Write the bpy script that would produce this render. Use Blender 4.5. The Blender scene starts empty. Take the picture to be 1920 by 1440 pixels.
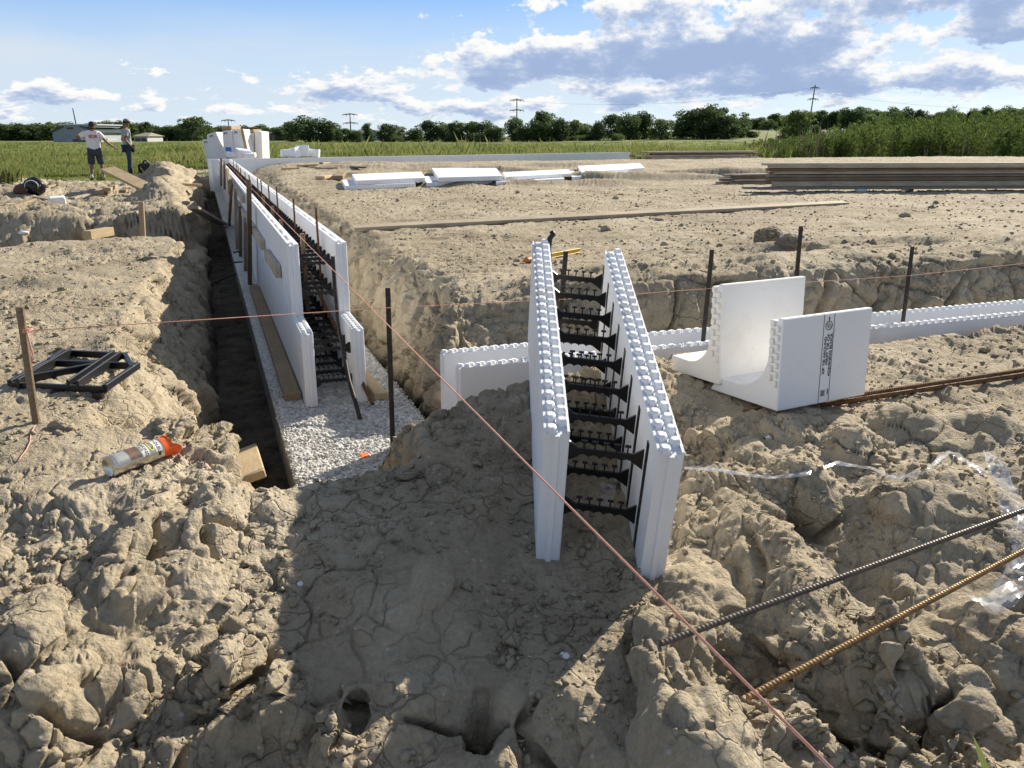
import bpy, bmesh, math, random
import numpy as np
from mathutils import Vector, Matrix, Euler
random.seed(7); rng = np.random.default_rng(7)
C = bpy.context.scene.collection
R = math.radians
scene = bpy.context.scene

# ------------------------------------------------------------------ camera
H = 1.558
F_PX, CXP, CYP, HORY = 1553.0, 960.0, 720.0, 255.0
PITCH = math.atan((CYP-HORY)/F_PX); cpi, spi = math.cos(PITCH), math.sin(PITCH)
cam = bpy.data.cameras.new('camera'); cam_o = bpy.data.objects.new('camera', cam); C.objects.link(cam_o)
cam.sensor_width = 36; cam.lens = F_PX/1920*36; cam.clip_end = 20000; cam.clip_start = 0.05
cam_o.location = (0, 0, H); cam_o.rotation_euler = (math.pi/2-PITCH, 0, 0)
scene.camera = cam_o

# survey helpers: bearing of a sighted point -> world point on a known level / distance / wall plane
YAW = 0.3469
A0 = np.array([-1.2323, 4.7161])
DV = np.array([-math.sin(YAW), math.cos(YAW)]); NU = np.array([math.cos(YAW), math.sin(YAW)])
def ray(px, py):
    x = (px-CXP)/F_PX; y = (CYP-py)/F_PX
    return np.array([x, cpi+y*spi, -spi+y*cpi])
def atz(px, py, z):
    r = ray(px, py); t = (z-H)/r[2]; return Vector((r[0]*t, r[1]*t, z))
def aty(px, py, Y):
    r = ray(px, py); t = Y/r[1]; return Vector((r[0]*t, Y, H+r[2]*t))
def W(u, v, z=0.0):
    p = A0+NU*u+DV*v; return Vector((p[0], p[1], z))
def hit_u(px, py, u):
    r = ray(px, py); t = (u+A0@NU)/(r[:2]@NU); return Vector((r[0]*t, r[1]*t, H+r[2]*t))
def hit_v(px, py, v):
    r = ray(px, py); t = (v+A0@DV)/(r[:2]@DV); return Vector((r[0]*t, r[1]*t, H+r[2]*t))
def UV(p):
    q = np.array([p[0], p[1]])-A0; return q@NU, q@DV
def sst(x, a, b):
    t = np.clip((x-a)/(b-a), 0, 1); return t*t*(3-2*t)

# ------------------------------------------------------------------ numpy noise
def _h(ix, iy, iz, s):
    n = (ix.astype(np.uint32)*np.uint32(374761393)) ^ (iy.astype(np.uint32)*np.uint32(668265263)) ^ (iz.astype(np.uint32)*np.uint32(2147483647-58)) ^ np.uint32((s*974634777+12345) & 0xffffffff)
    n = (n ^ (n >> np.uint32(13)))*np.uint32(1274126177)
    n = (n ^ (n >> np.uint32(16)))*np.uint32(2246822519)
    return n ^ (n >> np.uint32(15))
def gnoise(P, s=0):
    f = np.floor(P); i = f.astype(np.int32); p = (P-f).astype(np.float32)
    w = p*p*p*(p*(p*6-15)+10); out = np.zeros(len(P), np.float32)
    for a in (0, 1):
        for b in (0, 1):
            for c in (0, 1):
                hh = _h(i[:, 0]+a, i[:, 1]+b, i[:, 2]+c, s)
                gx = (hh & np.uint32(1023)).astype(np.float32)/511.5-1
                gy = ((hh >> np.uint32(10)) & np.uint32(1023)).astype(np.float32)/511.5-1
                gz = ((hh >> np.uint32(20)) & np.uint32(1023)).astype(np.float32)/511.5-1
                d = gx*(p[:, 0]-a)+gy*(p[:, 1]-b)+gz*(p[:, 2]-c)
                out += d*(w[:, 0] if a else 1-w[:, 0])*(w[:, 1] if b else 1-w[:, 1])*(w[:, 2] if c else 1-w[:, 2])
    return out
def fbm(P, o=4, s=0, g=0.5):
    r = np.zeros(len(P), np.float32); a = 1.0; f = 1.0
    for k in range(o):
        r += a*gnoise(P*f, s+k*17); a *= g; f *= 2.03
    return r
def worley(P, s=0, tilt=False):
    f = np.floor(P); i = f.astype(np.int32); p = (P-f).astype(np.float32)
    F1 = np.full(len(P), 9, np.float32); F2 = F1.copy(); ID = np.zeros(len(P), np.float32); V = np.zeros((len(P), 3), np.float32)
    for a in (-1, 0, 1):
        for b in (-1, 0, 1):
            for c in (-1, 0, 1):
                hh = _h(i[:, 0]+a, i[:, 1]+b, i[:, 2]+c, s)
                dx = a+(hh & np.uint32(1023)).astype(np.float32)/1023-p[:, 0]
                dy = b+((hh >> np.uint32(10)) & np.uint32(1023)).astype(np.float32)/1023-p[:, 1]
                dz = c+((hh >> np.uint32(20)) & np.uint32(1023)).astype(np.float32)/1023-p[:, 2]
                d = dx*dx+dy*dy+dz*dz
                m = d < F1
                F2 = np.where(m, F1, np.minimum(F2, d)); ID = np.where(m, (hh >> np.uint32(7)).astype(np.float32) % 997, ID); F1 = np.where(m, d, F1)
                if tilt: V[m] = np.stack([dx[m], dy[m], dz[m]], 1)
    if tilt:
        q = ID/997; return np.sqrt(F1), np.sqrt(F2), q, V[:, 0]*np.sin(q*917)+V[:, 1]*np.sin(q*1511+1)+V[:, 2]*np.sin(q*2213+2)
    return np.sqrt(F1), np.sqrt(F2), ID/997
def g2(x, y, f, s): return gnoise(np.stack([x*f, y*f, np.full_like(x, 0.37)], 1).astype(np.float32), s)

# ------------------------------------------------------------------ mesh helpers
def mesh_np(name, V, Fq, mat=None, smooth=True, parent=None):
    me = bpy.data.meshes.new(name); V = np.asarray(V, np.float32); Fq = np.asarray(Fq, np.int32); k = Fq.shape[1]
    me.vertices.add(len(V)); me.vertices.foreach_set('co', V.ravel())
    me.loops.add(Fq.size); me.loops.foreach_set('vertex_index', Fq.ravel())
    me.polygons.add(len(Fq)); me.polygons.foreach_set('loop_start', np.arange(0, Fq.size, k, dtype=np.int32))
    me.polygons.foreach_set('loop_total', np.full(len(Fq), k, np.int32))
    me.update(calc_edges=True); me.validate()
    if smooth: me.polygons.foreach_set('use_smooth', np.ones(len(me.polygons), bool))
    o = bpy.data.objects.new(name, me); C.objects.link(o)
    if mat: me.materials.append(mat)
    if parent: o.parent = parent
    return o
class MB:
    def __init__(s): s.v = []; s.f = []
    def add(s, vs, fs):
        b = len(s.v); s.v += [tuple(v) for v in vs]; s.f += [tuple(i+b for i in f) for f in fs]; return s
    def box(s, lo, hi, M=None):
        x0, y0, z0 = lo; x1, y1, z1 = hi
        vs = [Vector(p) for p in ((x0, y0, z0), (x1, y0, z0), (x1, y1, z0), (x0, y1, z0), (x0, y0, z1), (x1, y0, z1), (x1, y1, z1), (x0, y1, z1))]
        if M: vs = [M@p for p in vs]
        return s.add(vs, [(0, 3, 2, 1), (4, 5, 6, 7), (0, 1, 5, 4), (1, 2, 6, 5), (2, 3, 7, 6), (3, 0, 4, 7)])
    def prism(s, poly, M):   # polygon in local XY swept along local Z 0..1
        n = len(poly); vs = [M@Vector((x, y, 0)) for x, y in poly]+[M@Vector((x, y, 1)) for x, y in poly]
        return s.add(vs, [tuple(range(n-1, -1, -1)), tuple(range(n, 2*n))]+[(i, (i+1) % n, n+(i+1) % n, n+i) for i in range(n)])
    def tube(s, pts, r, n=8, cap=True):
        pts = [Vector(p) for p in pts]; rs = r if isinstance(r, (list, tuple)) else [r]*len(pts); b = len(s.v); prev = None
        for k, p in enumerate(pts):
            t = (pts[min(k+1, len(pts)-1)]-pts[max(k-1, 0)]).normalized()
            if prev is None: a = t.orthogonal().normalized()
            else: a = (prev-t*prev.dot(t)).normalized()
            prev = a; c = t.cross(a)
            for j in range(n):
                q = 2*math.pi*j/n; s.v.append(tuple(p+(a*math.cos(q)+c*math.sin(q))*rs[k]))
        for k in range(len(pts)-1):
            for j in range(n):
                s.f.append((b+k*n+j, b+k*n+(j+1) % n, b+(k+1)*n+(j+1) % n, b+(k+1)*n+j))
        if cap: s.f.append(tuple(b+j for j in range(n-1, -1, -1))); s.f.append(tuple(b+(len(pts)-1)*n+j for j in range(n)))
        return s
    def build(s, name, mat=None, parent=None, smooth=False, bevel=0, seg=1):
        me = bpy.data.meshes.new(name); me.from_pydata(s.v, [], s.f); me.update()
        if mat: me.materials.append(mat)
        o = bpy.data.objects.new(name, me); C.objects.link(o)
        if parent: o.parent = parent
        if smooth:
            me.polygons.foreach_set('use_smooth', np.ones(len(me.polygons), bool))
        if bevel:
            m = o.modifiers.new('bevel', 'BEVEL'); m.width = bevel; m.segments = seg; m.limit_method = 'ANGLE'
        return o
def tag(o, label=None, cat=None, group=None, kind=None):
    if label: o['label'] = label
    if cat: o['category'] = cat
    if group: o['group'] = group
    if kind: o['kind'] = kind
    return o
def empty(name, loc, label, cat, group=None, rot=(0, 0, 0)):
    o = bpy.data.objects.new(name, None); C.objects.link(o); o.empty_display_size = .1
    o.location = loc; o.rotation_euler = rot; return tag(o, label, cat, group)
def frame(o, x, z=(0, 0, 1)):   # matrix with local X along x, local Z near z
    x = Vector(x).normalized(); z = Vector(z); y = z.cross(x).normalized(); z = x.cross(y)
    M = Matrix((x, y, z)).transposed().to_4x4(); M.translation = Vector(o); return M
def smooth_by_angle(o, deg=35):
    me = o.data; me.polygons.foreach_set('use_smooth', np.ones(len(me.polygons), bool))
    try: me.set_sharp_from_angle(angle=R(deg))
    except Exception: pass

# ------------------------------------------------------------------ materials
def nt(name):
    m = bpy.data.materials.new(name); m.use_nodes = True; t = m.node_tree; t.nodes.clear()
    out = t.nodes.new('ShaderNodeOutputMaterial'); b = t.nodes.new('ShaderNodeBsdfPrincipled'); t.links.new(b.outputs[0], out.inputs[0])
    return m, t, b, out
def N(t, typ, **kw):
    n = t.nodes.new(typ)
    for k, v in kw.items():
        if k in n.inputs.keys() if isinstance(k, str) else False: n.inputs[k].default_value = v
        else: setattr(n, k, v)
    return n
def noise(t, vec, scale, detail=4, rough=.55):
    n = t.nodes.new('ShaderNodeTexNoise'); n.inputs['Scale'].default_value = scale; n.inputs['Detail'].default_value = detail; n.inputs['Roughness'].default_value = rough
    t.links.new(vec, n.inputs['Vector']); return n.outputs['Fac']
def ramp(t, fac, stops):
    r = t.nodes.new('ShaderNodeValToRGB'); e = r.color_ramp.elements
    while len(e) < len(stops): e.new(.5)
    for k, (p, c) in enumerate(stops):
        e[k].position = p; e[k].color = (c if isinstance(c, (tuple, list)) else (c, c, c))[:3]+(1,) if isinstance(c, (tuple, list)) else (c, c, c, 1)
    t.links.new(fac, r.inputs[0]); return r.outputs[0]
def mixc(t, fac, a, b, mode='MIX'):
    m = t.nodes.new('ShaderNodeMix'); m.data_type = 'RGBA'; m.blend_type = mode
    for s, v in ((0, fac), (6, a), (7, b)):
        if isinstance(v, bpy.types.NodeSocket): t.links.new(v, m.inputs[s])
        else: m.inputs[s].default_value = v if s == 0 else tuple(v)[:3]+(1,)
    return m.outputs[2]
def mth(t, op, a, b=None, c=None, clamp=False):
    m = t.nodes.new('ShaderNodeMath'); m.operation = op; m.use_clamp = clamp
    for k, v in enumerate((a, b, c)):
        if v is None: continue
        if isinstance(v, bpy.types.NodeSocket): t.links.new(v, m.inputs[k])
        else: m.inputs[k].default_value = v
    return m.outputs[0]
def bump(t, b, h, strength, dist):
    n = t.nodes.new('ShaderNodeBump'); n.inputs['Strength'].default_value = strength; n.inputs['Distance'].default_value = dist
    t.links.new(h, n.inputs['Height']); t.links.new(n.outputs[0], b.inputs['Normal'])
def objvec(t): return t.nodes.new('ShaderNodeTexCoord').outputs['Object']
def geovec(t): return t.nodes.new('ShaderNodeNewGeometry').outputs['Position']
def simple(name, c1, c2=None, scale=8, rough=.7, metal=0, bscale=0, bdist=.002, spec=.5, stretch=None, world=False):
    m, t, b, _ = nt(name); v = geovec(t) if world else objvec(t)
    if stretch:
        mp = t.nodes.new('ShaderNodeMapping'); mp.inputs['Scale'].default_value = stretch; t.links.new(v, mp.inputs[0]); v = mp.outputs[0]
    if c2: t.links.new(ramp(t, noise(t, v, scale, 5, .6), [(.3, c1), (.7, c2)]), b.inputs['Base Color'])
    else: b.inputs['Base Color'].default_value = tuple(c1)+(1,)
    b.inputs['Roughness'].default_value = rough; b.inputs['Metallic'].default_value = metal; b.inputs['Specular IOR Level'].default_value = spec
    if bscale: bump(t, b, noise(t, v, bscale, 4, .6), .6, bdist)
    return m
M = {}
def foam(name, col=(.84, .85, .87)):
    m, t, b, _ = nt(name); v = objvec(t)
    n1 = noise(t, v, 5, 5, .65); c = mixc(t, ramp(t, n1, [(.53, 0.0), (.78, .42)]), col, (.62, .56, .47)); n9 = noise(t, v, 17, 5, .7); c = mixc(t, ramp(t, n9, [(.64, 0.0), (.74, .5)]), c, (.50, .43, .33))
    t.links.new(c, b.inputs['Base Color']); b.inputs['Roughness'].default_value = .65; b.inputs['Specular IOR Level'].default_value = .25
    vo = t.nodes.new('ShaderNodeTexVoronoi'); vo.inputs['Scale'].default_value = 260; t.links.new(v, vo.inputs['Vector'])
    bump(t, b, mth(t, 'ADD', vo.outputs['Distance'], mth(t, 'MULTIPLY', noise(t, v, 30, 3), .8)), .35, .0015)
    return m
M['foam'] = foam('white_foam'); M['foam2'] = foam('warm_foam', (.86, .84, .8))
def wood(name, c1, c2, rough=.75):
    m, t, b, _ = nt(name); v = objvec(t)
    mp = t.nodes.new('ShaderNodeMapping'); mp.inputs['Scale'].default_value = (1.2, 22, 22); t.links.new(v, mp.inputs[0])
    n1 = noise(t, mp.outputs[0], 4, 6, .65); n2 = noise(t, v, 2.5, 4)
    info = t.nodes.new('ShaderNodeObjectInfo')
    c = ramp(t, n1, [(.3, c1), (.68, c2)])
    c = mixc(t, .55, c, ramp(t, n2, [(.3, .55), (.75, 1.15)]), 'MULTIPLY')
    c = mixc(t, .75, c, ramp(t, info.outputs['Random'], [(0, .5), (1, 1.25)]), 'MULTIPLY')
    t.links.new(c, b.inputs['Base Color']); b.inputs['Roughness'].default_value = rough; b.inputs['Specular IOR Level'].default_value = .3
    bump(t, b, n1, .4, .0015); return m
M['wood_old'] = wood('weathered_timber', (.33, .275, .205), (.60, .515, .40))
M['wood_new'] = wood('fresh_timber', (.40, .29, .16), (.58, .45, .28))
M['wood_grey'] = wood('dusty_plank_timber', (.30, .245, .17), (.50, .42, .31))
M['wood_mid'] = wood('stake_timber', (.20, .135, .08), (.38, .28, .175))
M['black'] = simple('black_plastic', (.008, .008, .009), rough=.38, spec=.5)
M['steel'] = simple('dark_steel', (.03, .028, .027), (.075, .06, .05), 30, .55, .5, 60, .001)
M['rust'] = simple('rusty_steel', (.10, .045, .02), (.24, .12, .05), 60, .7, .35, 120, .001)
M['rust_gold'] = simple('light_rust_steel', (.17, .095, .035), (.36, .23, .10), 70, .55, .5, 120, .0008)
M['rebar_grey'] = simple('grey_rebar_steel', (.075, .065, .06), (.17, .14, .11), 70, .5, .55, 120, .0008)
M['string'] = simple('pink_cord', (.72, .30, .21), (.80, .46, .36), 200, .8)
M['skin'] = simple('skin', (.20, .10, .065), (.25, .13, .085), 6, .6)
M['tee_white'] = simple('white_cotton', (.72, .68, .70), (.8, .77, .79), 9, .9, bscale=14, bdist=.02)
M['tee_grey'] = simple('grey_cotton', (.36, .35, .34), (.45, .43, .42), 9, .9, bscale=14, bdist=.02)
M['shorts'] = simple('dark_cotton', (.035, .038, .05), (.06, .062, .075), 9, .9, bscale=14, bdist=.02)
M['jeans'] = simple('denim', (.025, .035, .065), (.06, .085, .14), 9, .9, bscale=14, bdist=.02)
M['cap_tan'] = simple('tan_cap_cloth', (.25, .21, .15), rough=.9)
M['cap_dark'] = simple('dark_cap_cloth', (.04, .035, .035), rough=.9)
M['sock'] = simple('white_sock', (.75, .75, .75), rough=.9)
M['red'] = simple('red_print', (.5, .04, .05), rough=.7)
M['maroon'] = simple('maroon_cloth', (.09, .02, .022), (.05, .015, .018), 8, .7)
M['orange'] = simple('orange_plastic', (.92, .13, .02), rough=.35)
M['orange_paint'] = simple('orange_paint', (.95, .2, .05), rough=.7)
M['yellow'] = simple('yellow_tool_plastic', (.75, .42, .02), (.8, .48, .03), 6, .4)
M['can'] = simple('can_metal', (.55, .52, .46), (.68, .65, .58), 8, .28, .85)
M['can_label'] = simple('can_label_grey', (.27, .29, .30), (.36, .37, .38), 10, .35, .3)
M['white_print'] = simple('white_print', (.66, .66, .64), rough=.4)
M['black_print'] = simple('black_print', (.012, .012, .014), rough=.6)
M['green_print'] = simple('green_print', (.03, .07, .04), (.25, .10, .08), 60, .4)
M['blue_print'] = simple('blue_print', (.02, .12, .5), (.08, .3, .75), 9, .5)
M['yellow_print'] = simple('yellow_print', (.8, .68, .05), rough=.4)
M['tan_board'] = simple('tan_cardboard', (.34, .23, .12), (.42, .3, .17), 6, .8)
M['concrete'] = simple('pale_concrete', (.42, .37, .28), (.5, .45, .35), 14, .9, bscale=60)
M['pebble'] = simple('pale_pebble', (.6, .6, .62), (.7, .7, .72), 20, .5)
M['white_wrap'] = simple('white_wrap', (.78, .76, .74), (.84, .83, .82), 12, .4, bscale=25, bdist=.02)
# ------------------------------------------------------------------ ground
def ctrl():
    pts = []
    def P(px, py, z): q = atz(px, py, z); pts.append((q.x, q.y, z))
    for a in ((415, 868, .50), (480, 897, .43), (545, 903, .38), (640, 868, .42), (740, 847, .46), (850, 811, .53), (920, 791, .565), (990, 769, .585), (1095, 735, .60)): P(*a)
    for a in ((60, 800, .55), (205, 892, .545), (318, 848, .55), (100, 700, .56), (200, 620, .57), (60, 560, .55), (250, 500, .55), (330, 445, .55), (100, 500, .5), (20, 450, .42), (60, 440, .42)): P(*a)
    pts.extend([(.07, 2.13, .365), (.44, 2.05, .335), (.07, 2.6, .47), (.43, 2.5, .445), (.25, 2.3, .40), (.3, 2.9, .55), (.35, 3.3, .58), (-.2, 3.6, .3), (.6, 3.4, .52)])
    pts.extend([(-2.0, 1.6, .5), (-1.3, 1.5, .46), (-.95, 1.3, .36), (-.6, 1.62, .40), (-.5, 1.33, .14), (-.2, 1.3, .08), (.1, 1.33, .10), (-.25, 1.62, .37), (.1, 1.66, .36), (0, 1.05, -.05), (-.6, 1.1, .05), (-.35, 1.48, .24), (-.05, 1.48, .22), (-.3, 1.95, .43), (-.6, 2.3, .45), (-1.2, 2.05, .49), (-1.7, 2.2, .53), (-1, 1.8, .45), (-.2, 2.4, .47)])
    pts.extend([(.40, 1.45, .36), (.36, 1.8, .40), (.27, 1.25, .27), (.72, 1.35, .15), (.62, 1.62, .21), (.75, 1.85, .27), (1.1, 1.4, .20), (1.0, 2.1, .34), (1.5, 1.9, .33), (1.3, 2.45, .43), (1.8, 2.2, .40), (2.0, 2.7, .47), (2.6, 2.6, .5)])
    pts.extend([(.9, 2.8, .49), (1.0, 3.3, .47), (1.6, 3.4, .45), (1.2, 3.9, .43), (2.2, 3.9, .44), (2.4, 4.4, .41), (3.3, 4.6, .41), (5, 5.2, .42), (4, 3.5, .47), (8, 6, .45)])
    pts.extend([(0, .5, -.1), (-.8, .6, .1), (.8, .6, .0), (0, -1.5, .3), (-3, 0, .5), (3, 0, .42), (0, -6, .35), (-8, -4, .45), (8, -4, .45)])
    pts.extend([(-3.6, 8.6, .56), (-5, 10, .5), (-4.6, 12.6, .58), (-6.2, 12.8, .5), (-7, 16, .48), (-6, 14.5, .52), (-8, 20, .42), (-12.6, 25.5, .28), (-13, 29, .3), (-15, 24, .38), (-12, 18, .42), (-20, 26, .4), (-16, 45, .4), (0, 60, .42), (-40, 60, .4), (40, 60, .42), (-10, 12, .48)])
    return np.array(pts, np.float32)
CT = ctrl()
def bumps():
    L = []
    def B(px, py, z, rx, ry, h, e=1.0, rot=0.0):
        q = atz(px, py, z); D = math.sqrt(q.x**2+q.y**2+(H-z)**2); s = D/F_PX; sn = (H-z)/D
        L.append((q.x, q.y, rx*s, ry*s/max(sn, .25), h, rot))
    for a in ((264, 1008, .5, 46, 42, .06), (385, 997, .47, 46, 40, .07), (205, 1118, .45, 30, 52, .045), (238, 1142, .44, 36, 30, .05), (39, 1218, .44, 62, 55, .06), (428, 1250, .4, 40, 60, .05),
              (128, 1300, .42, 62, 58, .06), (78, 1366, .41, 62, 45, .06), (249, 1277, .41, 45, 45, .04), (505, 1327, .37, 62, 62, .06), (590, 1390, .36, 55, 55, .05), (300, 1400, .38, 70, 45, .05),
              (807, 1083, .43, 28, 34, .028), (800, 1290, .37, 80, 60, .0), (667, 1385, .35, 74, 60, .06), (627, 1335, .37, 28, 62, .05), (890, 1400, .35, 75, 60, .06), (955, 1330, .36, 34, 60, .045), (1100, 1330, .36, 80, 60, .03),
              (900, 1308, .36, 26, 34, -.11), (663, 1300, .37, 18, 22, -.05), (470, 1300, .38, 24, 70, -.05), (480, 1420, .36, 26, 50, -.05), (760, 1425, .35, 26, 30, -.05),
              (1290, 1330, .42, 55, 110, .07), (1220, 1190, .41, 40, 70, .04), (1335, 1420, .40, 50, 60, .05), (1190, 1080, .38, 36, 26, .03),
              (1475, 1325, .33, 78, 60, .09), (1644, 1255, .36, 27, 52, .08), (1702, 1262, .36, 36, 78, .10), (1509, 1071, .43, 72, 80, .09), (1655, 1130, .42, 28, 28, .05), (1683, 1180, .40, 38, 34, .05),
              (1559, 1273, .35, 32, 30, -.11), (1753, 1304, .36, 38, 30, -.12), (1820, 1272, .37, 42, 30, .05), (1765, 1232, .38, 34, 34, .05), (1640, 1040, .42, 40, 34, -.06), (1880, 1140, .41, 50, 40, .04), (1560, 1390, .33, 70, 34, .06), (1700, 1400, .34, 90, 40, .06), (1850, 1380, .36, 60, 50, .07),
              (1420, 1180, .40, 40, 40, -.04), (1300, 1060, .42, 60, 50, .045), (1420, 960, .46, 70, 34, .05), (1600, 950, .46, 80, 34, -.05), (1760, 900, .48, 90, 34, .07), (1375, 845, .46, 40, 18, .05), (1500, 900, .47, 60, 24, .06), (1700, 800, .46, 60, 22, .06), (1600, 840, .46, 50, 22, .07), (1850, 800, .46, 60, 20, .06), (1480, 820, .46, 40, 18, .05),
              (290, 950, .5, 70, 26, .03), (140, 960, .52, 60, 20, .03), (500, 960, .44, 60, 25, .03), (350, 1090, .44, 60, 30, .03),
              (80, 530, .55, 90, 12, .05), (250, 640, .57, 60, 16, .05), (330, 640, .55, 25, 60, .06), (360, 760, .55, 22, 40, .05)): B(*a)
    # heaps on the plateau edge and along the far left of the trench
    for px, py, z, rx, ry, h in ((1455, 468, .6, 60, 8, .06), (1540, 468, .6, 40, 6, .05), (1720, 452, .6, 60, 6, .06)): B(px, py, z, rx, ry, h)
    L.extend([(-7.35, 19.6, .75, 1.5, .62, .3), (-8.3, 21.6, .9, 1.3, .5, .3), (-6.35, 16.6, .62, 1.2, .40, .3), (-8.8, 23.0, .9, 1.2, .3, .3), (-5.6, 14.2, .6, 1.0, .28, .3), (-11.5, 19.5, 1.3, 1.0, .12, 0),
              (-9.2, 15.5, .8, .8, .12, 0), (-5.0, 10.4, .6, .6, -.15, 0), (-7.2, 10.4, 1.6, .9, -.28, .1), (-10, 11.5, 1.6, 1.0, -.22, 0), (-8.5, 9.2, 1.0, .6, .1, 0)])
    for k in range(26):   # humps left by tracks at the far side of the plateau
        x = random.uniform(-5, 9); y = random.uniform(17, 26); L.append((x, y, random.uniform(.3, 1.2), random.uniform(.2, .5), random.uniform(.04, .14), 0))
    L.extend([(-1.6, 20.2, 1.4, .9, -.10, 0), (0.6, 19.0, 1.2, .6, -.10, 0), (3.2, 19.8, 2.0, .35, .14, .1), (5.5, 21.4, 2.2, .3, .16, .1), (-.4, 21.8, 1.5, .3, .14, 0)])
    return L
BL = bumps()
def boxcut(u, v, u0, u1, v0, v1, floor, sl, sr, sf, sb):
    c = np.full_like(u, floor)
    for d, s in ((u0-u, sl), (u-u1, sr), (v0-v, sf), (v-v1, sb)):
        c = np.maximum(c, floor+np.maximum(d, 0)*s)
    return c
def smin(a, b, k):
    h = np.clip(.5+.5*(b-a)/k, 0, 1); return b*(1-h)+a*h-k*h*(1-h)
def field(x, y, P, eps):
    num = np.zeros_like(x); den = np.zeros_like(x)
    for X, Y, Z in P:
        w = 1/((x-X)**2+(y-Y)**2+eps)**2; num += w*Z; den += w
    return num/den
def hmacro(x, y):
    x = x.astype(np.float32); y = y.astype(np.float32); q = np.stack([x, y], 1)-A0.astype(np.float32)
    u = q@NU.astype(np.float32); v = q@DV.astype(np.float32); D = np.hypot(x, y)
    zl = field(x, y, CT, .012)
    n1 = g2(x, y, .9, 3); n2 = g2(x, y, 2.3, 4)
    zr = .60+.03*g2(x, y, .5, 5)+.012*n2+.17*sst(v, 12, 21)+.13*sst(u, 1.1, 2.2)*np.exp(-((v-.12)/.42)**2)*(1+.5*n2)
    out = sst(v, 22.0, 23.2); out = np.maximum(out, sst(D, 39, 43)); zr = zr*(1-out)+(.42+.04*n1)*out
    right = (u > .07) & (v > -.8)
    zs = np.where(right, zr, zl)
    far = sst(D, 45, 70); zs = zs*(1-far)+.42*far
    for X, Y, a, b, h, rot in BL:
        m = (np.abs(x-X) < 1.6*(a+b)) & (np.abs(y-Y) < 1.6*(a+b))
        if not m.any(): continue
        dx = x[m]-X; dy = y[m]-Y; c, s = math.cos(rot), math.sin(rot)
        r2 = ((dx*c+dy*s)/a)**2+((-dx*s+dy*c)/b)**2
        r2 = r2*(1+.5*n2[m])
        zs[m] += h*np.maximum(0, 1-r2/1.9)**1.5*1.25
    w1 = .16*n1+.07*n2
    uu = u+w1*.35; vv = v+w1*.4
    sf = 1.4+8*sst(u, .95, 1.6)+1.0*sst(-u, 0, .35)
    def curve(d, a, l): return a*(1-np.exp(-np.maximum(d, 0)/l))
    def cut(u_, v_, u0, u1, v0, v1, floor, fl, fr, ff, fb_):
        c = np.zeros_like(u_)
        for d, f in ((u0-u_, fl), (u_-u1, fr), (v0-v_, ff), (v_-v1, fb_)):
            if f is not None: c = np.maximum(c, f(d))
        return floor+c
    nb = np.clip(.5+n2*.45+n1*.35, .1, 1)
    lf = lambda d: curve(d, 1.15, .30+.10*sst(-v, -3, 1)+.10*n1)
    rt = lambda d: curve(d, .60, .12)+curve(d, .46, .60+.2*n1)
    ub = sst(u, 1.1, 2.1)
    bk = lambda d: (curve(d, .60, .13)+curve(d, .36, .35+1.0*nb))*(1-ub)+ub*(curve(d, .80, .11+.07*nb)+curve(d, .34, .35))
    fr = lambda d: np.maximum(d, 0)*sf
    cl = cut(uu, v, -.50, .66, -1.35, 21.9, -.22, lf, rt, fr, lambda d: d*3.0)
    cc = cut(u, vv, -.50, 60., -1.13, -.47, -.22, lf, lambda d: d*3, fr, bk)
    cl = np.minimum(cl, boxcut(u+w1*.15, v+w1*.2, -.36, -.17, -2.02, 1.0, -.22, 6.0, 1.9, 3.0, 3.0))
    cs = boxcut(uu, vv, -3.1, -.45, 4.9, 7.5, .05, 1.6, 4, 1.4, 3.2)
    z = smin(zs, np.minimum(cl, cc), .035); z = smin(z, cs, .06)
    rise = sst(D, 110, 330)*3.2*sst(x/np.maximum(D, 1), -.05, .25); z = z+rise
    return z, u, v
def smoothstep_mask(u, v, D): return None
# polar tessellation round the origin, finer where the ground is steep and near
th = np.concatenate([np.linspace(-math.pi, -R(36.5), 90)[:-1], np.linspace(-R(36.5), R(36.5), 1120), np.linspace(R(36.5), math.pi, 90)[1:]])
NR = 1250
rf = np.concatenate([np.exp(np.linspace(math.log(.35), math.log(70), 1900)), np.exp(np.linspace(math.log(70), math.log(6000), 60))[1:]])
TT, RR = np.meshgrid(th, rf, indexing='ij'); xx = (np.sin(TT)*RR).ravel(); yy = (np.cos(TT)*RR).ravel()
zz = np.empty(len(xx), np.float32)
for k in range(0, len(xx), 400000): zz[k:k+400000] = hmacro(xx[k:k+400000], yy[k:k+400000])[0]
ZZ = zz.reshape(TT.shape)
dr = np.diff(RR, axis=1); dz = np.diff(ZZ, axis=1); rm = .5*(RR[:, 1:]+RR[:, :-1])
wt = np.where(rm < 9, 1.0, np.where(rm < 45, .7, .3))*np.where(rm < 1.15, .3, 1.0)
met = wt*np.sqrt((dr*.55)**2+(np.minimum(np.abs(dz), 2.2*dr)*1.1)**2)/rm
met = met+met.mean(axis=1, keepdims=True)*.06
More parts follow.
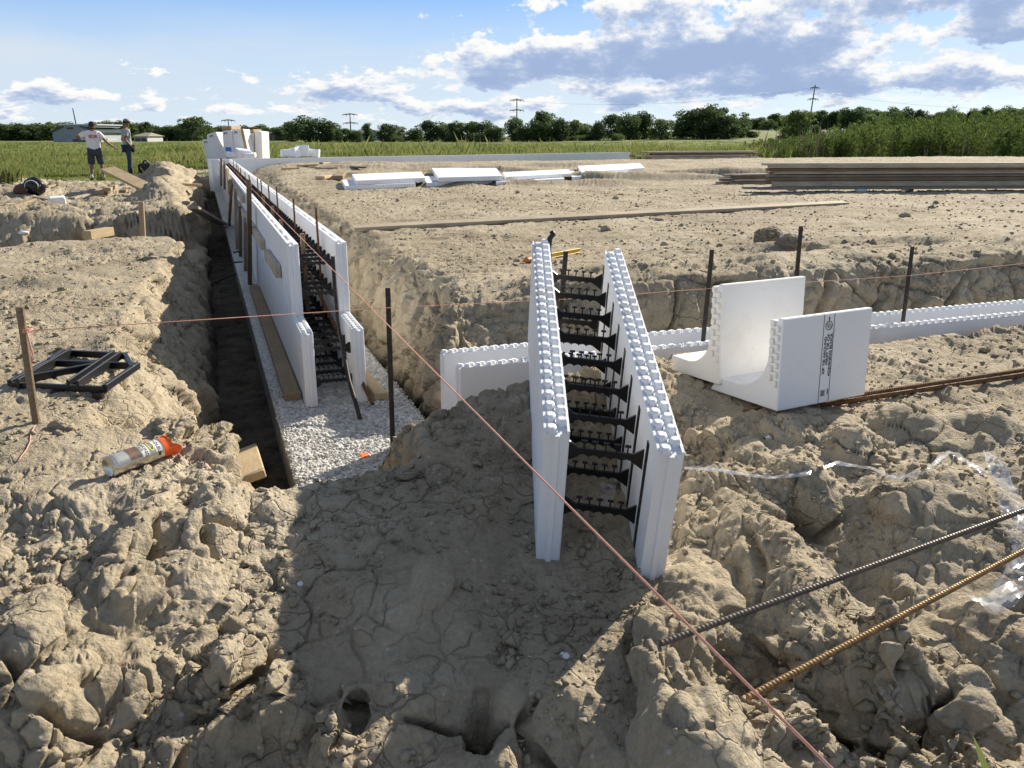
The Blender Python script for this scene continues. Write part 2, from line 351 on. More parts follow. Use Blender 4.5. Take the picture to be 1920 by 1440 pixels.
# even the metric out between neighbouring bearings so the mesh lines stay smooth
ker = np.hanning(121); ker /= ker.sum()
mp_ = np.apply_along_axis(lambda c: np.convolve(np.pad(c, 60, mode='edge'), ker, 'valid'), 0, met)
cum = np.concatenate([np.zeros((len(th), 1)), np.cumsum(mp_, axis=1)], axis=1); cum /= cum[:, -1:]
tgt = np.linspace(0, 1, NR)
RG = np.stack([np.interp(tgt, cum[i], rf) for i in range(len(th))])
TG = np.repeat(th[:, None], NR, 1)
gx = (np.sin(TG)*RG).ravel().astype(np.float32); gy = (np.cos(TG)*RG).ravel().astype(np.float32)
gz = np.empty(len(gx), np.float32); gu = gz.copy(); gv = gz.copy()
for k in range(0, len(gx), 400000):
    gz[k:k+400000], gu[k:k+400000], gv[k:k+400000] = hmacro(gx[k:k+400000], gy[k:k+400000])
nT = len(th)
def normals(X, Y, Z):
    P = np.stack([X, Y, Z], 1).reshape(nT, NR, 3); a = np.gradient(P, axis=0); b = np.gradient(P, axis=1)
    n = np.cross(b, a).reshape(-1, 3); n /= np.linalg.norm(n, axis=1, keepdims=True)+1e-12
    n[n[:, 2] < 0] *= -1; return n
nor = normals(gx, gy, gz)
GD = np.hypot(gx, gy)
m = GD < 46; idx = np.nonzero(m)[0]
P3 = np.stack([gx[idx], gy[idx], gz[idx]], 1).astype(np.float32); Dm = GD[idx]; um = gu[idx]; vm = gv[idx]; nz = nor[idx, 2]
steep = sst(1-nz, .08, .4)
plate = ((um > .5) & (vm > -.5)).astype(np.float32)*sst(vm+.5*0, -.45, .3)*sst(um, .8, 1.4)*(1-steep)
leftg = sst(-um, .55, .9)*sst(vm, -2.6, -1.6)*(1-steep)     # trodden flat ground left of the trench
rough = np.clip(1-.74*plate-.55*leftg, .12, 1)*(1+.9*sst(Dm, 8, 18)*(1-plate))
floorm = ((um > -.6) & (um < .7) & (vm > -1.3) & (gz[idx] < -.05)).astype(np.float32)
rough *= (1-.3*floorm)
wv = np.stack([gnoise(P3*2.2, 31), gnoise(P3*2.2, 32), gnoise(P3*2.2, 33)], 1)*.16
wv2 = np.stack([gnoise(P3*9, 34), gnoise(P3*9, 35), gnoise(P3*9, 36)], 1)*.03
disp = .045*fbm(P3*2.4, 5, 40, .5)*rough
hump = np.exp(-np.maximum(np.abs(P3[:, 0]+.16)-.22, 0)**2/.30**2-np.maximum(np.abs(P3[:, 1]-2.05)-.45, 0)**2/.35**2); rough *= 1-.62*hump; disp *= 1-.3*hump
calm = sst(gnoise(P3*1.1, 44), -.25, .3)*.65+.35       # patches of smoother and of lumpier dirt
near = Dm < 34; ni = np.nonzero(near)[0]; Pn = P3[ni]+wv[ni]+wv2[ni]
F1, F2, I1, TL = worley(Pn*5.6, 51, True); disp[ni] += rough[ni]*calm[ni]*.040*TL*sst(F2-F1, 0, .2)
lump = np.sqrt(np.clip(1-(F1/.95)**2, 0, 1))*(.35+.65*I1)
crk = 1-sst(F2-F1, .0, .06)
cm = sst(gnoise(P3[ni]*1.6, 53), -.12, .25)
disp[ni] += rough[ni]*calm[ni]*.040*(lump-.5) - rough[ni]*.022*crk*cm
F1, F2, I1 = worley(Pn*2.7+3, 57); disp[ni] += (.25+.75*steep[ni])*rough[ni]*.12*(np.sqrt(np.clip(1-(F1/.95)**2, 0, 1))*(.3+.7*I1)-.45)*sst(steep[ni]+.35*sst(Dm[ni], 7, 12)*(1-plate[ni]), .1, .6)
F1, F2, I1, TL = worley(Pn*12, 61, True); disp[ni] += rough[ni]*calm[ni]*.022*TL*sst(F2-F1, 0, .2)
disp[ni] += (.25+.75*rough[ni])*calm[ni]*.017*(np.sqrt(np.clip(1-(F1/.9)**2, 0, 1))*(.2+.8*I1)-.4) - rough[ni]*.008*(1-sst(F2-F1, 0, .10))*sst(gnoise(P3[ni]*3, 63), -.05, .3)
Fb, Fc, I2 = worley((P3[ni]+wv[ni]*.6)*1.9+7, 71)
disp[ni] -= steep[ni]*.07*(1-sst(Fc-Fb, 0, .05))
near2 = Dm < 7; nj = np.nonzero(near2)[0]; Pj = P3[nj]+wv2[nj]
F1, F2, I1 = worley(Pj*34, 81)
crumb = sst(gnoise(P3[nj]*4.5, 82)+.25*gnoise(P3[nj]*14, 83), -.14, .2)
disp[nj] += (.35+.65*rough[nj])*crumb*.013*np.clip(1-F1/.62, 0, 1)*(.1+I1)
disp[nj] += .006*fbm(P3[nj]*22, 3, 84, .6)*(.4+.6*rough[nj])
lf_ = sst(Dm[ni], 8, 13)*(um[ni] < -.55)*(1-sst(Dm[ni], 24, 30)); Fa, _, Ia = worley(Pn*2.0+11, 73); Fb, _, Ib = worley(Pn*4.3+5, 74)
disp[ni] += lf_*(.13*(np.sqrt(np.clip(1-(Fa/.95)**2, 0, 1))*(.2+.8*Ia)-.35)+.07*(np.sqrt(np.clip(1-(Fb/.95)**2, 0, 1))*(.2+.8*Ib)-.35))
# tool scratches down the cut banks
q = np.stack([P3[:, 0]*7, P3[:, 1]*7, P3[:, 2]*1.6], 1); disp += steep*.034*gnoise(q, 91)+steep*.014*gnoise(q*2.3, 92)
# tread marks across the trodden plateau
tr = np.abs(gnoise(np.stack([um*1.3, vm*5.5, um*0], 1).astype(np.float32), 95)); disp -= plate*.016*(1-sst(tr, 0, .16))
disp += plate*.010*fbm(P3*11, 3, 96, .6)+plate*.022*np.abs(gnoise(P3*2.1, 97))
keep_low = 1-sst(np.abs(um-.24), .40, .52)*0
gx[idx] += nor[idx, 0]*disp; gy[idx] += nor[idx, 1]*disp; gz[idx] += nor[idx, 2]*disp
GV = np.stack([gx, gy, gz], 1)
ii = np.arange(nT-1)[:, None]*NR+np.arange(NR-1)[None, :]
GF = np.stack([ii, ii+1, ii+NR+1, ii+NR], -1).reshape(-1, 4)
GR = np.hypot(gx, gy).reshape(nT, NR); GZ = gz.reshape(nT, NR)
def hz(x, y):
    t = math.atan2(x, y); r = math.hypot(x, y); i = int(np.clip(np.searchsorted(th, t), 1, nT-1)); f = (t-th[i-1])/(th[i]-th[i-1])
    return float((1-f)*np.interp(r, RG[i-1], GZ[i-1])+f*np.interp(r, RG[i], GZ[i]))
# grass cover and damp soil, by place
n_g = g2(gx, gy, .35, 101)+.5*g2(gx, gy, 1.3, 102)
front = np.where(gx < -8.5, 25.5+.12*(gx+13), np.where(gx < 10, 47+1.0*gx*.6, 50-.18*gx))
vv_ = gv
grass = sst(GD+4*n_g, 0, 3)*0
leftgrass = sst(gy-(24.3-.25*(gx+14)*0)+1.6*n_g, -.6, 1.0)*sst(-(gx), 8.8, 10.0)*sst(-gu, 1.0, 2.0)
beyond = sst(gv+1.2*n_g, 23.6, 25.2)*sst(gy, 26, 29)*(gx > -11)
rightg = sst(GD+2*n_g, 42, 45)
grass = np.maximum(np.maximum(leftgrass, beyond*(gx < 8)), rightg)
tuft = ((gy > 12.5) & (gy < 24) & (gx < -11.5)).astype(np.float32)*sst(n_g, .12, .3)*.9
grass = np.clip(np.maximum(grass, tuft), 0, 1)
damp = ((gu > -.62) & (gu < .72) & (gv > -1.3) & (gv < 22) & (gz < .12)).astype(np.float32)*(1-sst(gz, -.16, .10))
def gpx(px, py, z=.45, lift=0.0):
    for _ in range(40):
        q = atz(px, py, z); z += .5*(hz(q.x, q.y)-z)
    q = atz(px, py, z); q.z += lift; return q
def build_ground():
    m, t, b, _ = nt('clay_ground'); v = geovec(t)
    at = t.nodes.new('ShaderNodeAttribute'); at.attribute_name = 'cover'; sp = t.nodes.new('ShaderNodeSeparateColor'); t.links.new(at.outputs['Color'], sp.inputs[0])
    n1 = noise(t, v, 1.1, 6, .6); n2 = noise(t, v, 9, 6, .65); n3 = noise(t, v, 70, 4, .7)
    c = ramp(t, n1, [(.28, (.31, .258, .183)), (.5, (.425, .362, .265)), (.74, (.52, .455, .35))])
    c = mixc(t, .6, c, ramp(t, n2, [(.25, (.68, .66, .62)), (.7, (1.15, 1.14, 1.12))]), 'MULTIPLY')
    c = mixc(t, .45, c, ramp(t, n3, [(.3, (.62, .6, .57)), (.7, (1.25, 1.25, 1.24))]), 'MULTIPLY')
    vo = t.nodes.new('ShaderNodeTexVoronoi'); vo.inputs['Scale'].default_value = 46; t.links.new(v, vo.inputs['Vector'])
    sepc = t.nodes.new('ShaderNodeSeparateColor'); t.links.new(vo.outputs['Color'], sepc.inputs[0])
    spk = mth(t, 'MULTIPLY', mth(t, 'LESS_THAN', vo.outputs['Distance'], .26), mth(t, 'GREATER_THAN', sepc.outputs[0], .93))
    c = mixc(t, mth(t, 'MULTIPLY', spk, .7), c, (.55, .52, .46))
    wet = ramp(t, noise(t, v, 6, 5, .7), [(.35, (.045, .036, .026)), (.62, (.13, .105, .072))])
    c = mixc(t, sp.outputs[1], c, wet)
    gr = ramp(t, noise(t, v, .16, 8, .7), [(.3, (.08, .12, .03)), (.48, (.14, .175, .045)), (.62, (.24, .235, .09)), (.74, (.30, .25, .13))])
    c = mixc(t, sp.outputs[0], c, gr)
    t.links.new(c, b.inputs['Base Color']); b.inputs['Roughness'].default_value = .92; b.inputs['Specular IOR Level'].default_value = .2
    vo2 = t.nodes.new('ShaderNodeTexVoronoi'); vo2.inputs['Scale'].default_value = 95; t.links.new(v, vo2.inputs['Vector'])
    hh = mth(t, 'ADD', mth(t, 'MULTIPLY', noise(t, v, 55, 7, .72), 1.2), mth(t, 'MULTIPLY', vo2.outputs['Distance'], -.35))
    wn = t.nodes.new('ShaderNodeTexNoise'); wn.inputs['Scale'].default_value = 7; wn.inputs['Detail'].default_value = 4; t.links.new(v, wn.inputs['Vector'])
    wv_ = t.nodes.new('ShaderNodeVectorMath'); wv_.operation = 'MULTIPLY_ADD'; t.links.new(wn.outputs['Color'], wv_.inputs[0]); wv_.inputs[1].default_value = (.16, .16, .16); t.links.new(v, wv_.inputs[2])
    ve = t.nodes.new('ShaderNodeTexVoronoi'); ve.feature = 'DISTANCE_TO_EDGE'; ve.inputs['Scale'].default_value = 9; t.links.new(wv_.outputs[0], ve.inputs['Vector'])
    ck = mth(t, 'MULTIPLY', mth(t, 'SUBTRACT', 1.0, mth(t, 'MULTIPLY', ve.outputs['Distance'], 28.0), None, True), ramp(t, noise(t, v, 2.6, 3), [(.46, 0.0), (.6, 1.0)]))
    hh = mth(t, 'SUBTRACT', hh, mth(t, 'MULTIPLY', ck, 1.6))
    bump(t, b, hh, .85, .012)
    return m
M['ground'] = build_ground()
ground = mesh_np('ground', GV, GF, M['ground']); tag(ground, kind='structure')
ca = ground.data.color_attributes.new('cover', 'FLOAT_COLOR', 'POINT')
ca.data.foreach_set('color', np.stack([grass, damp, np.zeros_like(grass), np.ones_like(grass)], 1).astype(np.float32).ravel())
# ------------------------------------------------------------------ gravel footing under the forms
def gravel_mat():
    m, t, b, _ = nt('white_gravel'); v = geovec(t)
    vo = t.nodes.new('ShaderNodeTexVoronoi'); vo.inputs['Scale'].default_value = 62; t.links.new(v, vo.inputs['Vector'])
    s = t.nodes.new('ShaderNodeSeparateColor'); t.links.new(vo.outputs['Color'], s.inputs[0])
    c = ramp(t, s.outputs[0], [(.1, (.46, .45, .42)), (.5, (.60, .585, .56)), (.9, (.73, .715, .69))])
    c = mixc(t, .6, c, ramp(t, noise(t, v, 26, 5, .7), [(.33, .55), (.6, 1.1)]), 'MULTIPLY')
    t.links.new(c, b.inputs['Base Color']); b.inputs['Roughness'].default_value = .9
    bump(t, b, noise(t, v, 160, 5, .7), .6, .006); return m
M['gravel'] = gravel_mat()
M['footing_side'] = simple('damp_footing_side', (.17, .16, .14), (.30, .28, .25), 12, .9, bscale=40, bdist=.006, world=True)
def grid_top(u0, u1, v0, v1, st, amp=1.0):
    nu_ = max(2, int((u1-u0)/st)); nv_ = max(2, int((v1-v0)/st))
    a, b = np.meshgrid(np.linspace(u0, u1, nu_), np.linspace(v0, v1, nv_), indexing='ij'); a = a.ravel(); b = b.ravel()
    p = A0[None]+a[:, None]*NU[None]+b[:, None]*DV[None]; P = np.stack([p[:, 0], p[:, 1], np.zeros(len(a))], 1).astype(np.float32)
    w = np.stack([gnoise(P*40, 5), gnoise(P*40, 6), gnoise(P*40, 7)], 1)*.006
    F1, F2, I = worley((P+w)*42, 11); G1, G2, J = worley((P+w)*85, 12)
    z = amp*(.016*np.sqrt(np.clip(1-(F1/.8)**2, 0, 1))*(.3+.7*I)+.006*np.sqrt(np.clip(1-(G1/.8)**2, 0, 1)))+.006*gnoise(P*6, 13)-.012
    e = np.minimum(np.minimum(a-u0, u1-a), np.minimum(b-v0, v1-b)); z -= .015*(1-sst(e, 0, .03))
    V = np.stack([P[:, 0], P[:, 1], z], 1); i = np.arange(nu_-1)[:, None]*nv_+np.arange(nv_-1)[None]
    return V, np.stack([i, i+nv_, i+nv_+1, i+1], -1).reshape(-1, 4)
Vs, Fs, off = [], [], 0
for a in ((-.18, .62, -1.22, 1.3, .0042), (-.18, .62, 1.3, 6, .02), (-.18, .62, 6, 21.8, .06), (.62, 1.9, -1.22, -.52, .008), (1.9, 14, -1.22, -.52, .04)):
    V_, F_ = grid_top(*a); Vs.append(V_); Fs.append(F_+off); off += len(V_)
foot = mesh_np('gravel_footing', np.concatenate(Vs), np.concatenate(Fs), M['gravel']); tag(foot, kind='structure')
b = MB(); FR = Matrix(((NU[0], DV[0], 0, A0[0]), (NU[1], DV[1], 0, A0[1]), (0, 0, 1, 0), (0, 0, 0, 1)))
b.box((-.18, -1.22, -.6), (.62, 21.8, -.022), FR); b.box((.62, -1.22, -.6), (14, -.52, -.022), FR)
fs = b.build('gravel_footing', M['footing_side']); tag(fs, kind='structure')

# splash of marking paint on the gravel
q = atz(685, 854, .004); pv = []
for k in range(14):
    a = 2*math.pi*k/14; r = random.uniform(.45, 1.1); pv.append((q.x+.032*r*math.cos(a), q.y+.05*r*math.sin(a), .007+random.uniform(0, .002)))
me = MB().add(pv+[(x, y, z-.012) for x, y, z in pv], [tuple(range(14))]+[(i, 14+i, 14+(i+1) % 14, (i+1) % 14) for i in range(14)]).build('paint_splash', M['orange_paint'])
tag(me, 'small orange paint splash on the white gravel footing', 'paint mark')

# ------------------------------------------------------------------ insulated foam form parts
T, S, HB = .0694, .298, .4572
def panel(mb, L, tongue=1, knobs='full', h=HB, kpitch=.0575, detail=True, mirror=False, y0=0.0):
    """one foam panel: x 0..T, y y0..y0+L, z 0..h, tongue strip on its ends and interlocking knobs on top"""
    a, c, d = T*.36, T*.64, .011
    if detail:
        poly = [(0, y0), (a, y0), (a+.003, y0-d), (c-.003, y0-d), (c, y0), (T-.004, y0), (T, y0+.004), (T, y0+L), (c, y0+L), (c-.003, y0+L-d), (a+.003, y0+L-d), (a, y0+L), (0, y0+L)]
    else: poly = [(0, y0), (T, y0), (T, y0+L), (0, y0+L)]
    Mx = Matrix.Scale(h-.012, 4, (0, 0, 1)); mb.prism(poly, Mx)
    z0 = h-.012
    if knobs == 'full':
        mb.box((0, y0+.002, z0), (T*.10, y0+L-.002, h-.004)); mb.box((T*.90, y0+.002, z0), (T, y0+L-.002, h-.004))
        mb.box((T*.46, y0+.002, z0), (T*.54, y0+L-.002, h-.006))
        n = int(L/kpitch)
        for k in range(n):
            for row, x in ((0, T*.29), (1, T*.71)):
                y = y0+(k+.25+.5*row)*L/n+random.uniform(-.001, .001); r, r2, hh = .0185, .0125, (.017 if row else .012)
                pts = []
                for rr, zz_ in ((r, z0), (r, h+.002), (r2, h+hh-.006)):
                    for j in range(8):
                        q = 2*math.pi*(j+.5)/8; pts.append((x+max(-1, min(1, 1.36*math.cos(q)))*rr*(.80 if row else .74), y+max(-1, min(1, 1.36*math.sin(q)))*rr*(.74 if row else .86), zz_))
                fsx = [tuple(range(16, 24))]
                for lv in (0, 8):
                    for j in range(8): fsx.append((lv+j, lv+(j+1) % 8, lv+8+(j+1) % 8, lv+8+j))
                mb.add(pts, fsx)
    elif knobs == 'groove':
        mb.box((0, y0, z0), (T*.2, y0+L, h+.006)); mb.box((T*.62, y0, z0), (T, y0+L, h-.002))
        n = int(L/.4)
        for k in range(n):
            for j in range(3): mb.box((T*.3, y0+(k+.2)*.4+j*.04, z0), (T*.6, y0+(k+.2)*.4+j*.04+.022, h+.003))
    return mb
def tie_mesh(w, th=.007, detail=True):
    """black web spanning the cavity: flared ends, bar with T prongs on top and scallops below; x 0..w, centred on z 0"""
    mb = MB(); fl = .04; hb = .034
    top = [(0, hb), (.012, hb), (fl, .013)]; bot = [(fl, -.010), (.006, -hb), (0, -hb)]
    n = 5; seg = (w-2*fl)/n; low = []
    if detail:
        for k in range(n-1, -1, -1):
            x0 = fl+k*seg; low.append((x0+seg, -.017)); low += [(x0+seg*(.5+.5*math.cos(a)), -.017+.011*math.sin(a)) for a in (math.pi*.2, math.pi*.5, math.pi*.8)]
        low.append((fl, -.017))
    else: low = [(w-fl, -.010), (fl, -.010)]
    poly = top+[(w-fl, .013), (w-.012, hb), (w, hb), (w, -hb), (w-.012, -hb), (w-fl, -.013)]+low[0:]+[(.012, -hb), (0, -hb)]
    P = [(x, 0, z) for x, z in poly]; P2 = [(x, th, z) for x, z in poly]; k = len(poly)
    mb.add(P+P2, [tuple(range(k)), tuple(range(2*k-1, k-1, -1))]+[(i, k+i, k+(i+1) % k, (i+1) % k) for i in range(k)])
    if detail:
        for k in range(n):
            x = fl+(k+.5)*seg; mb.box((x-.0022, .001, .009), (x+.0022, th-.001, .034)); mb.box((x-.0085, 0, .034), (x+.0085, th, .0395))
    return mb
tie_proto = tie_mesh(S-T).build('tie', M['black']); tie_me = tie_proto.data; bpy.data.objects.remove(tie_proto)
def put_tie(parent, mat4, name='tie'):
    o = bpy.data.objects.new(name, tie_me); C.objects.link(o); o.parent = parent; o.matrix_local = mat4; return o

# form block standing askew on the mound in the foreground (pose surveyed from its corners)
fb = empty('foam_form_block', (.0696, 2.1714, .3686), 'white foam form block tipped nose-down on the foreground mound, black ties between its two panels', 'form block', None, (0, 0, 0))
fb.rotation_mode = 'XYZ'; Rm = Matrix.Rotation(R(13.55), 4, 'X') @ Matrix.Rotation(R(1.91), 4, 'Y'); fb.rotation_euler = Rm.to_euler('XYZ')
LB, SB, TB, SK = 1.422, .291, .068, -.082
panel(MB(), LB).build('panel', M['foam'], fb)
p2 = panel(MB(), LB).build('panel', M['foam'], fb); p2.location = (SB, SK, 0)
kx = (SB-TB)/(S-T); shear = SK*.86/(SB-TB)
for i in range(8):
    y = .122+.181*i
    for zz_ in (.311, .112):
        Mt = Matrix.Identity(4); Mt[0][0] = kx; Mt[1][0] = SK/(S-T); Mt.translation = (TB, y, zz_); put_tie(fb, Mt)
    sb = MB(); sb.box((SB-.003, y+SK-.012, .03), (SB-.0005, y+SK+.012, .40)); sb.build('tie_strip', M['black'], fb)
# the two long walls
VE = 21.6
lw = empty('foam_form_wall', W(0, 0, 0), 'long white foam form wall two courses high, black ties in its cavity, running away down the trench', 'foam wall', None, (0, 0, YAW))
for x in (0, S):
    o = panel(MB(), 3.0, knobs='full').build('panel', M['foam'], lw); o.location = (x, 0, 0)
    mb = MB(); L_ = 2.6; n = 8
    for k in range(8):
        panel(mb, L_-.003, knobs='groove', y0=k*L_)
    o = mb.build('panel', M['foam'], lw); o.location = (x, .482, HB)
    mb = MB(); panel(mb, VE-3.0, knobs='none', detail=False, y0=3.0); o = mb.build('panel', M['foam'], lw); o.location = (x, 0, 0)
for i in range(100):
    row, k = (0, i) if i < 16 else ((1, i-16) if i < 32 else ((2, i-32) if i < 66 else (3, i-66)))
    y = .10+.203*k+(.482 if row > 1 else 0); z = (.12, .32, HB+.12, HB+.315)[row]
    put_tie(lw, Matrix.Translation((T, y, z)))
tv, tf = MB(), None
for k in range(34, 104):
    for z in (HB+.12, HB+.315):
        b2 = tie_mesh(S-T, detail=False); tv.add([(x+T, y+.10+.203*k+.482, zz_+z) for x, y, zz_ in b2.v], b2.f)
for k in range(16, 40):
    for z in (.12, .32):
        b2 = tie_mesh(S-T, detail=False); tv.add([(x+T, y+.10+.203*k, zz_+z) for x, y, zz_ in b2.v], b2.f)
tag(tv.build('tie', M['black'], lw), kind='stuff')
cw = empty('foam_form_wall', W(.66, -1.0, 0), 'single course white foam form wall with round knobs on top, half buried behind the mound at right', 'foam wall', None, (0, 0, YAW-math.pi/2))
# local y runs along +u, local x towards the viewer (-v)
for x, y0 in ((-.33, .0), (-.03, .0)):
    o = panel(MB(), 5.6).build('panel', M['foam'], cw); o.location = (x, y0, 0)
for k in range(24):
    put_tie(cw, Matrix.Translation((-.33+T, .12+.203*k, .12))); put_tie(cw, Matrix.Translation((-.33+T, .12+.203*k, .32)))
fa, fb2 = W(-.3, 21.75), Vector((4.7, 36.1, 0)); dfar = (fb2-fa)
fw = empty('foam_form_wall', fa, 'low white line of foam form wall along the far edge of the dirt pad', 'foam wall', None, (0, 0, math.atan2(dfar.y, dfar.x)-math.pi/2))
for x in (0, S):
    o = panel(MB(), dfar.length, knobs='none', detail=False, h=.92).build('panel', M['foam'], fw); o.location = (x, 0, 0)

# corner form lying on the mound: two L-section panels with filleted inner corners
def corner_form():
    pb = atz(1457, 772, .50); pr = atz(1638, 737, .50)
    e = (pr-pb); L = e.length; e.normalize(); L = .50
    zt = aty(1440, 612, pb.y)-pb; zt.normalize(); zt = (zt+Vector((0, 0, 1))*1.2).normalized()
    nrm = zt.cross(e).normalized()         # toward back-left
    if nrm.y < 0: nrm = -nrm
    zt = e.cross(nrm); zt = zt if zt.z > 0 else -zt
    root = empty('corner_form_block', pb, 'white foam corner form of two curved L panels on the mound, printed strip in front', 'form block')
    def lsec(o, hgt, arm, Lx, name, fil=.17, t=.066):
        poly = [(0, 0), (0, hgt), (t*.42, hgt), (t*.42, hgt-.012), (t, hgt-.012)]
        poly += [(t+fil-fil*math.cos(a), t+fil-fil*math.sin(a)) for a in [math.pi/2*k/9 for k in range(10)]]
        poly += [(arm, t*1.05), (arm, t*.62), (arm-.012, t*.58), (arm-.012, t*.3), (arm, t*.28), (arm, 0)]
        Mx = Matrix((nrm, zt, e*Lx)).transposed().to_4x4(); Mx.translation = o
        mb = MB(); mb.prism(poly, Mx); ob = mb.build(name, M['foam2'] if fil < .16 else M['foam'], root, bevel=.004)
        # interlocking teeth down the visible end
        tb = MB()
        for k in range(7):
            z0 = .1+k*(hgt-.14)/6.4; zc = z0+.026
            for a0, a1 in ((t*.14, t*.42), (t*.55, t*.86)):
                s_ = .02 if a0 > t*.5 else 0
                tb.box((a0, z0+s_, -.012), (a1, zc+s_, .002), Matrix.Translation(o) @ Matrix((nrm, zt, e)).transposed().to_4x4())
        tb.build('teeth', M['foam2'], ob, bevel=.003)
        return ob
    I = Vector((0, 0, 0))
    f = lsec(I, .375, .40, L, 'panel')
    # second panel: its lower corner sighted at (1345,722), behind the first
    q = aty(1347, 722, (pb+nrm*.30).y+.02)-pb
    g = lsec(q, .435, .33, .475, 'panel', .15)
    # printed strip on the front face
    Mf = Matrix((e, zt, -nrm)).transposed().to_4x4()
    def on(x, y, d=.0): r = Mf.copy(); r.translation = e*x+zt*y-nrm*d; return r
    x0, x1 = .222, .282
    st = MB()
    for x in (x0, x1-.0025): st.box((x, .004, .0), (x+.0025, .374, .0006), on(0, 0, .0004))
    ps = st.build('printed_strip', M['black_print'], root)
    ic = MB(); cx, cy = (x0+x1)/2, .325
    ar = [(cx-.0045, .352), (cx-.0018, .352), (cx-.0018, .342), (cx+.0018, .342), (cx+.0018, .352), (cx+.0045, .352), (cx, .364)]
    ic.prism(ar, on(0, 0, .0004) @ Matrix.Scale(.0008, 4, (0, 0, 1)))
    ic.build('arrow_mark', M['black_print'], ps); ic = MB()
    for r_ in (.0165, ):
        for k in range(28):
            a, b_ = 2*math.pi*k/28, 2*math.pi*(k+1)/28
            ic.prism([(cx+r_*math.cos(a), cy+r_*math.sin(a)), (cx+(r_+.0028)*math.cos(a), cy+(r_+.0028)*math.sin(a)), (cx+(r_+.0028)*math.cos(b_), cy+(r_+.0028)*math.sin(b_)), (cx+r_*math.cos(b_), cy+r_*math.sin(b_))], on(0, 0, .0004) @ Matrix.Scale(.0008, 4, (0, 0, 1)))
    for c0, rad, a0, a1 in (((cx-.003, cy+.003), .007, .3, 4.6), ((cx+.004, cy-.003), .007, 3.4, 7.8), ((cx, cy), .0025, 0, 6)):
        for k in range(12):
            a, b_ = a0+(a1-a0)*k/12, a0+(a1-a0)*(k+1)/12
            ic.prism([(c0[0]+rr*math.cos(q_), c0[1]+rr*math.sin(q_)) for rr, q_ in ((rad, a), (rad+.0018, a), (rad+.0018, b_), (rad, b_))], on(0, 0, .0004) @ Matrix.Scale(.0008, 4, (0, 0, 1)))
    ic.build('emblem', M['black_print'], ps); ic = MB()
    ic.box((x1-.013, .035, 0), (x1-.008, .058, .0007), on(0, 0, .0004))
    for k in range(6): ic.box((x0+.012+k*.004, .030, 0), (x0+.0135+k*.004, .056, .0006), on(0, 0, .0004))
    ic.build('code_mark', M['black_print'], ps)
    for txt, xx_, ln in (('ZIP TIE AROUND', x0+.0225, .158), ('FIRST TIE OF', x0+.0385, .128), ('ADJOINING BLOCK', x0+.0545, .182)):
        cu = bpy.data.curves.new('lettering', 'FONT'); cu.body = txt; cu.size = .0168; cu.extrude = .0003; cu.offset = .0005
        o = bpy.data.objects.new('lettering', cu); C.objects.link(o); bpy.context.view_layer.update()
        dg = bpy.context.evaluated_depsgraph_get(); me = bpy.data.meshes.new_from_object(o.evaluated_get(dg)); bpy.data.objects.remove(o)
        w_ = max(v.co.x for v in me.vertices); sx = ln/w_
        ob = bpy.data.objects.new('lettering', me); C.objects.link(ob); me.materials.append(M['black_print']); ob.parent = ps
        yb = {'ZIP TIE AROUND': .123, 'FIRST TIE OF': .162, 'ADJOINING BLOCK': .112}[txt]
        ob.matrix_local = on(xx_, yb, .0006) @ Matrix.Rotation(math.pi/2, 4, 'Z') @ Matrix.Diagonal((sx, 1, 1, 1))
    return root, pb
cform, cpb = corner_form()
# ------------------------------------------------------------------ rebar helper: ribbed bar along a path
def rebar(name, pts, r, mat, label, cat, group=None, rib=.011, ribs=True, n=8):
    mb = MB(); pts = [Vector(p) for p in pts]; o0 = pts[0].copy(); P = [p-o0 for p in pts]
    mb.tube(P, r, n)
    if ribs:
        tot = 0
        for a, c in zip(P[:-1], P[1:]):
            d = (c-a); L = d.length; d.normalize(); x = d.orthogonal().normalized(); y = d.cross(x)
            k = 0
            while k*rib < L:
                ctr = a+d*(k*rib)
                sg = 1 if k % 2 else 1
                for half in (0, 1):
                    q = []
                    for j in range(5):
                        an = half*math.pi+math.pi*(.08+.84*j/4); off = d*((j-2)*.0032*sg)
                        q.append((ctr+off, an))
                    vs = []
                    for (cc, an) in q:
                        rad = x*math.cos(an)+y*math.sin(an)
                        vs += [cc-d*.0016+rad*r*.98, cc+rad*(r*1.13), cc+d*.0016+rad*r*.98]
                    fs = []
                    for j in range(4):
                        for s_ in (0, 1): fs.append((3*j+s_, 3*j+s_+1, 3*j+s_+4, 3*j+s_+3))
                    mb.add(vs, fs)
                k += 1
        for s_ in (0, 1): pass
    o = mb.build(name, mat, smooth=False); o.location = o0; smooth_by_angle(o, 50); return tag(o, label, cat, group)
# the two bars crossing the right foreground
a = atz(1240, 1206, .47); c = atz(2350, 795, .58)
rebar('rebar', [a, a.lerp(c, .5)+Vector((0, 0, -.004)), c], .0080, M['rebar_grey'], 'dark grey ribbed rebar lying across the right foreground, farther from the camera', 'rebar', None, .0115)
a = atz(1403, 1307, .42); c = atz(2200, 880, .55)
rebar('rebar', [a, a.lerp(c, .5)+Vector((0, 0, -.004)), c], .0078, M['rust_gold'], 'golden brown rusty rebar lying across the right foreground, nearest the camera', 'rebar', None, .0105)
a = atz(1395, 772, .47); c = atz(2500, 607, .50)
rebar('rebar', [a, a.lerp(c, .4), c], .010, M['rust'], 'upper rusty rebar of the pair running out from under the corner form', 'rebar', None, .013)
a = atz(1420, 778, .452); c = atz(2500, 617, .475)
rebar('rebar', [a, a.lerp(c, .4), c], .010, M['rust'], 'lower rusty rebar of the pair running out from under the corner form', 'rebar', None, .013)
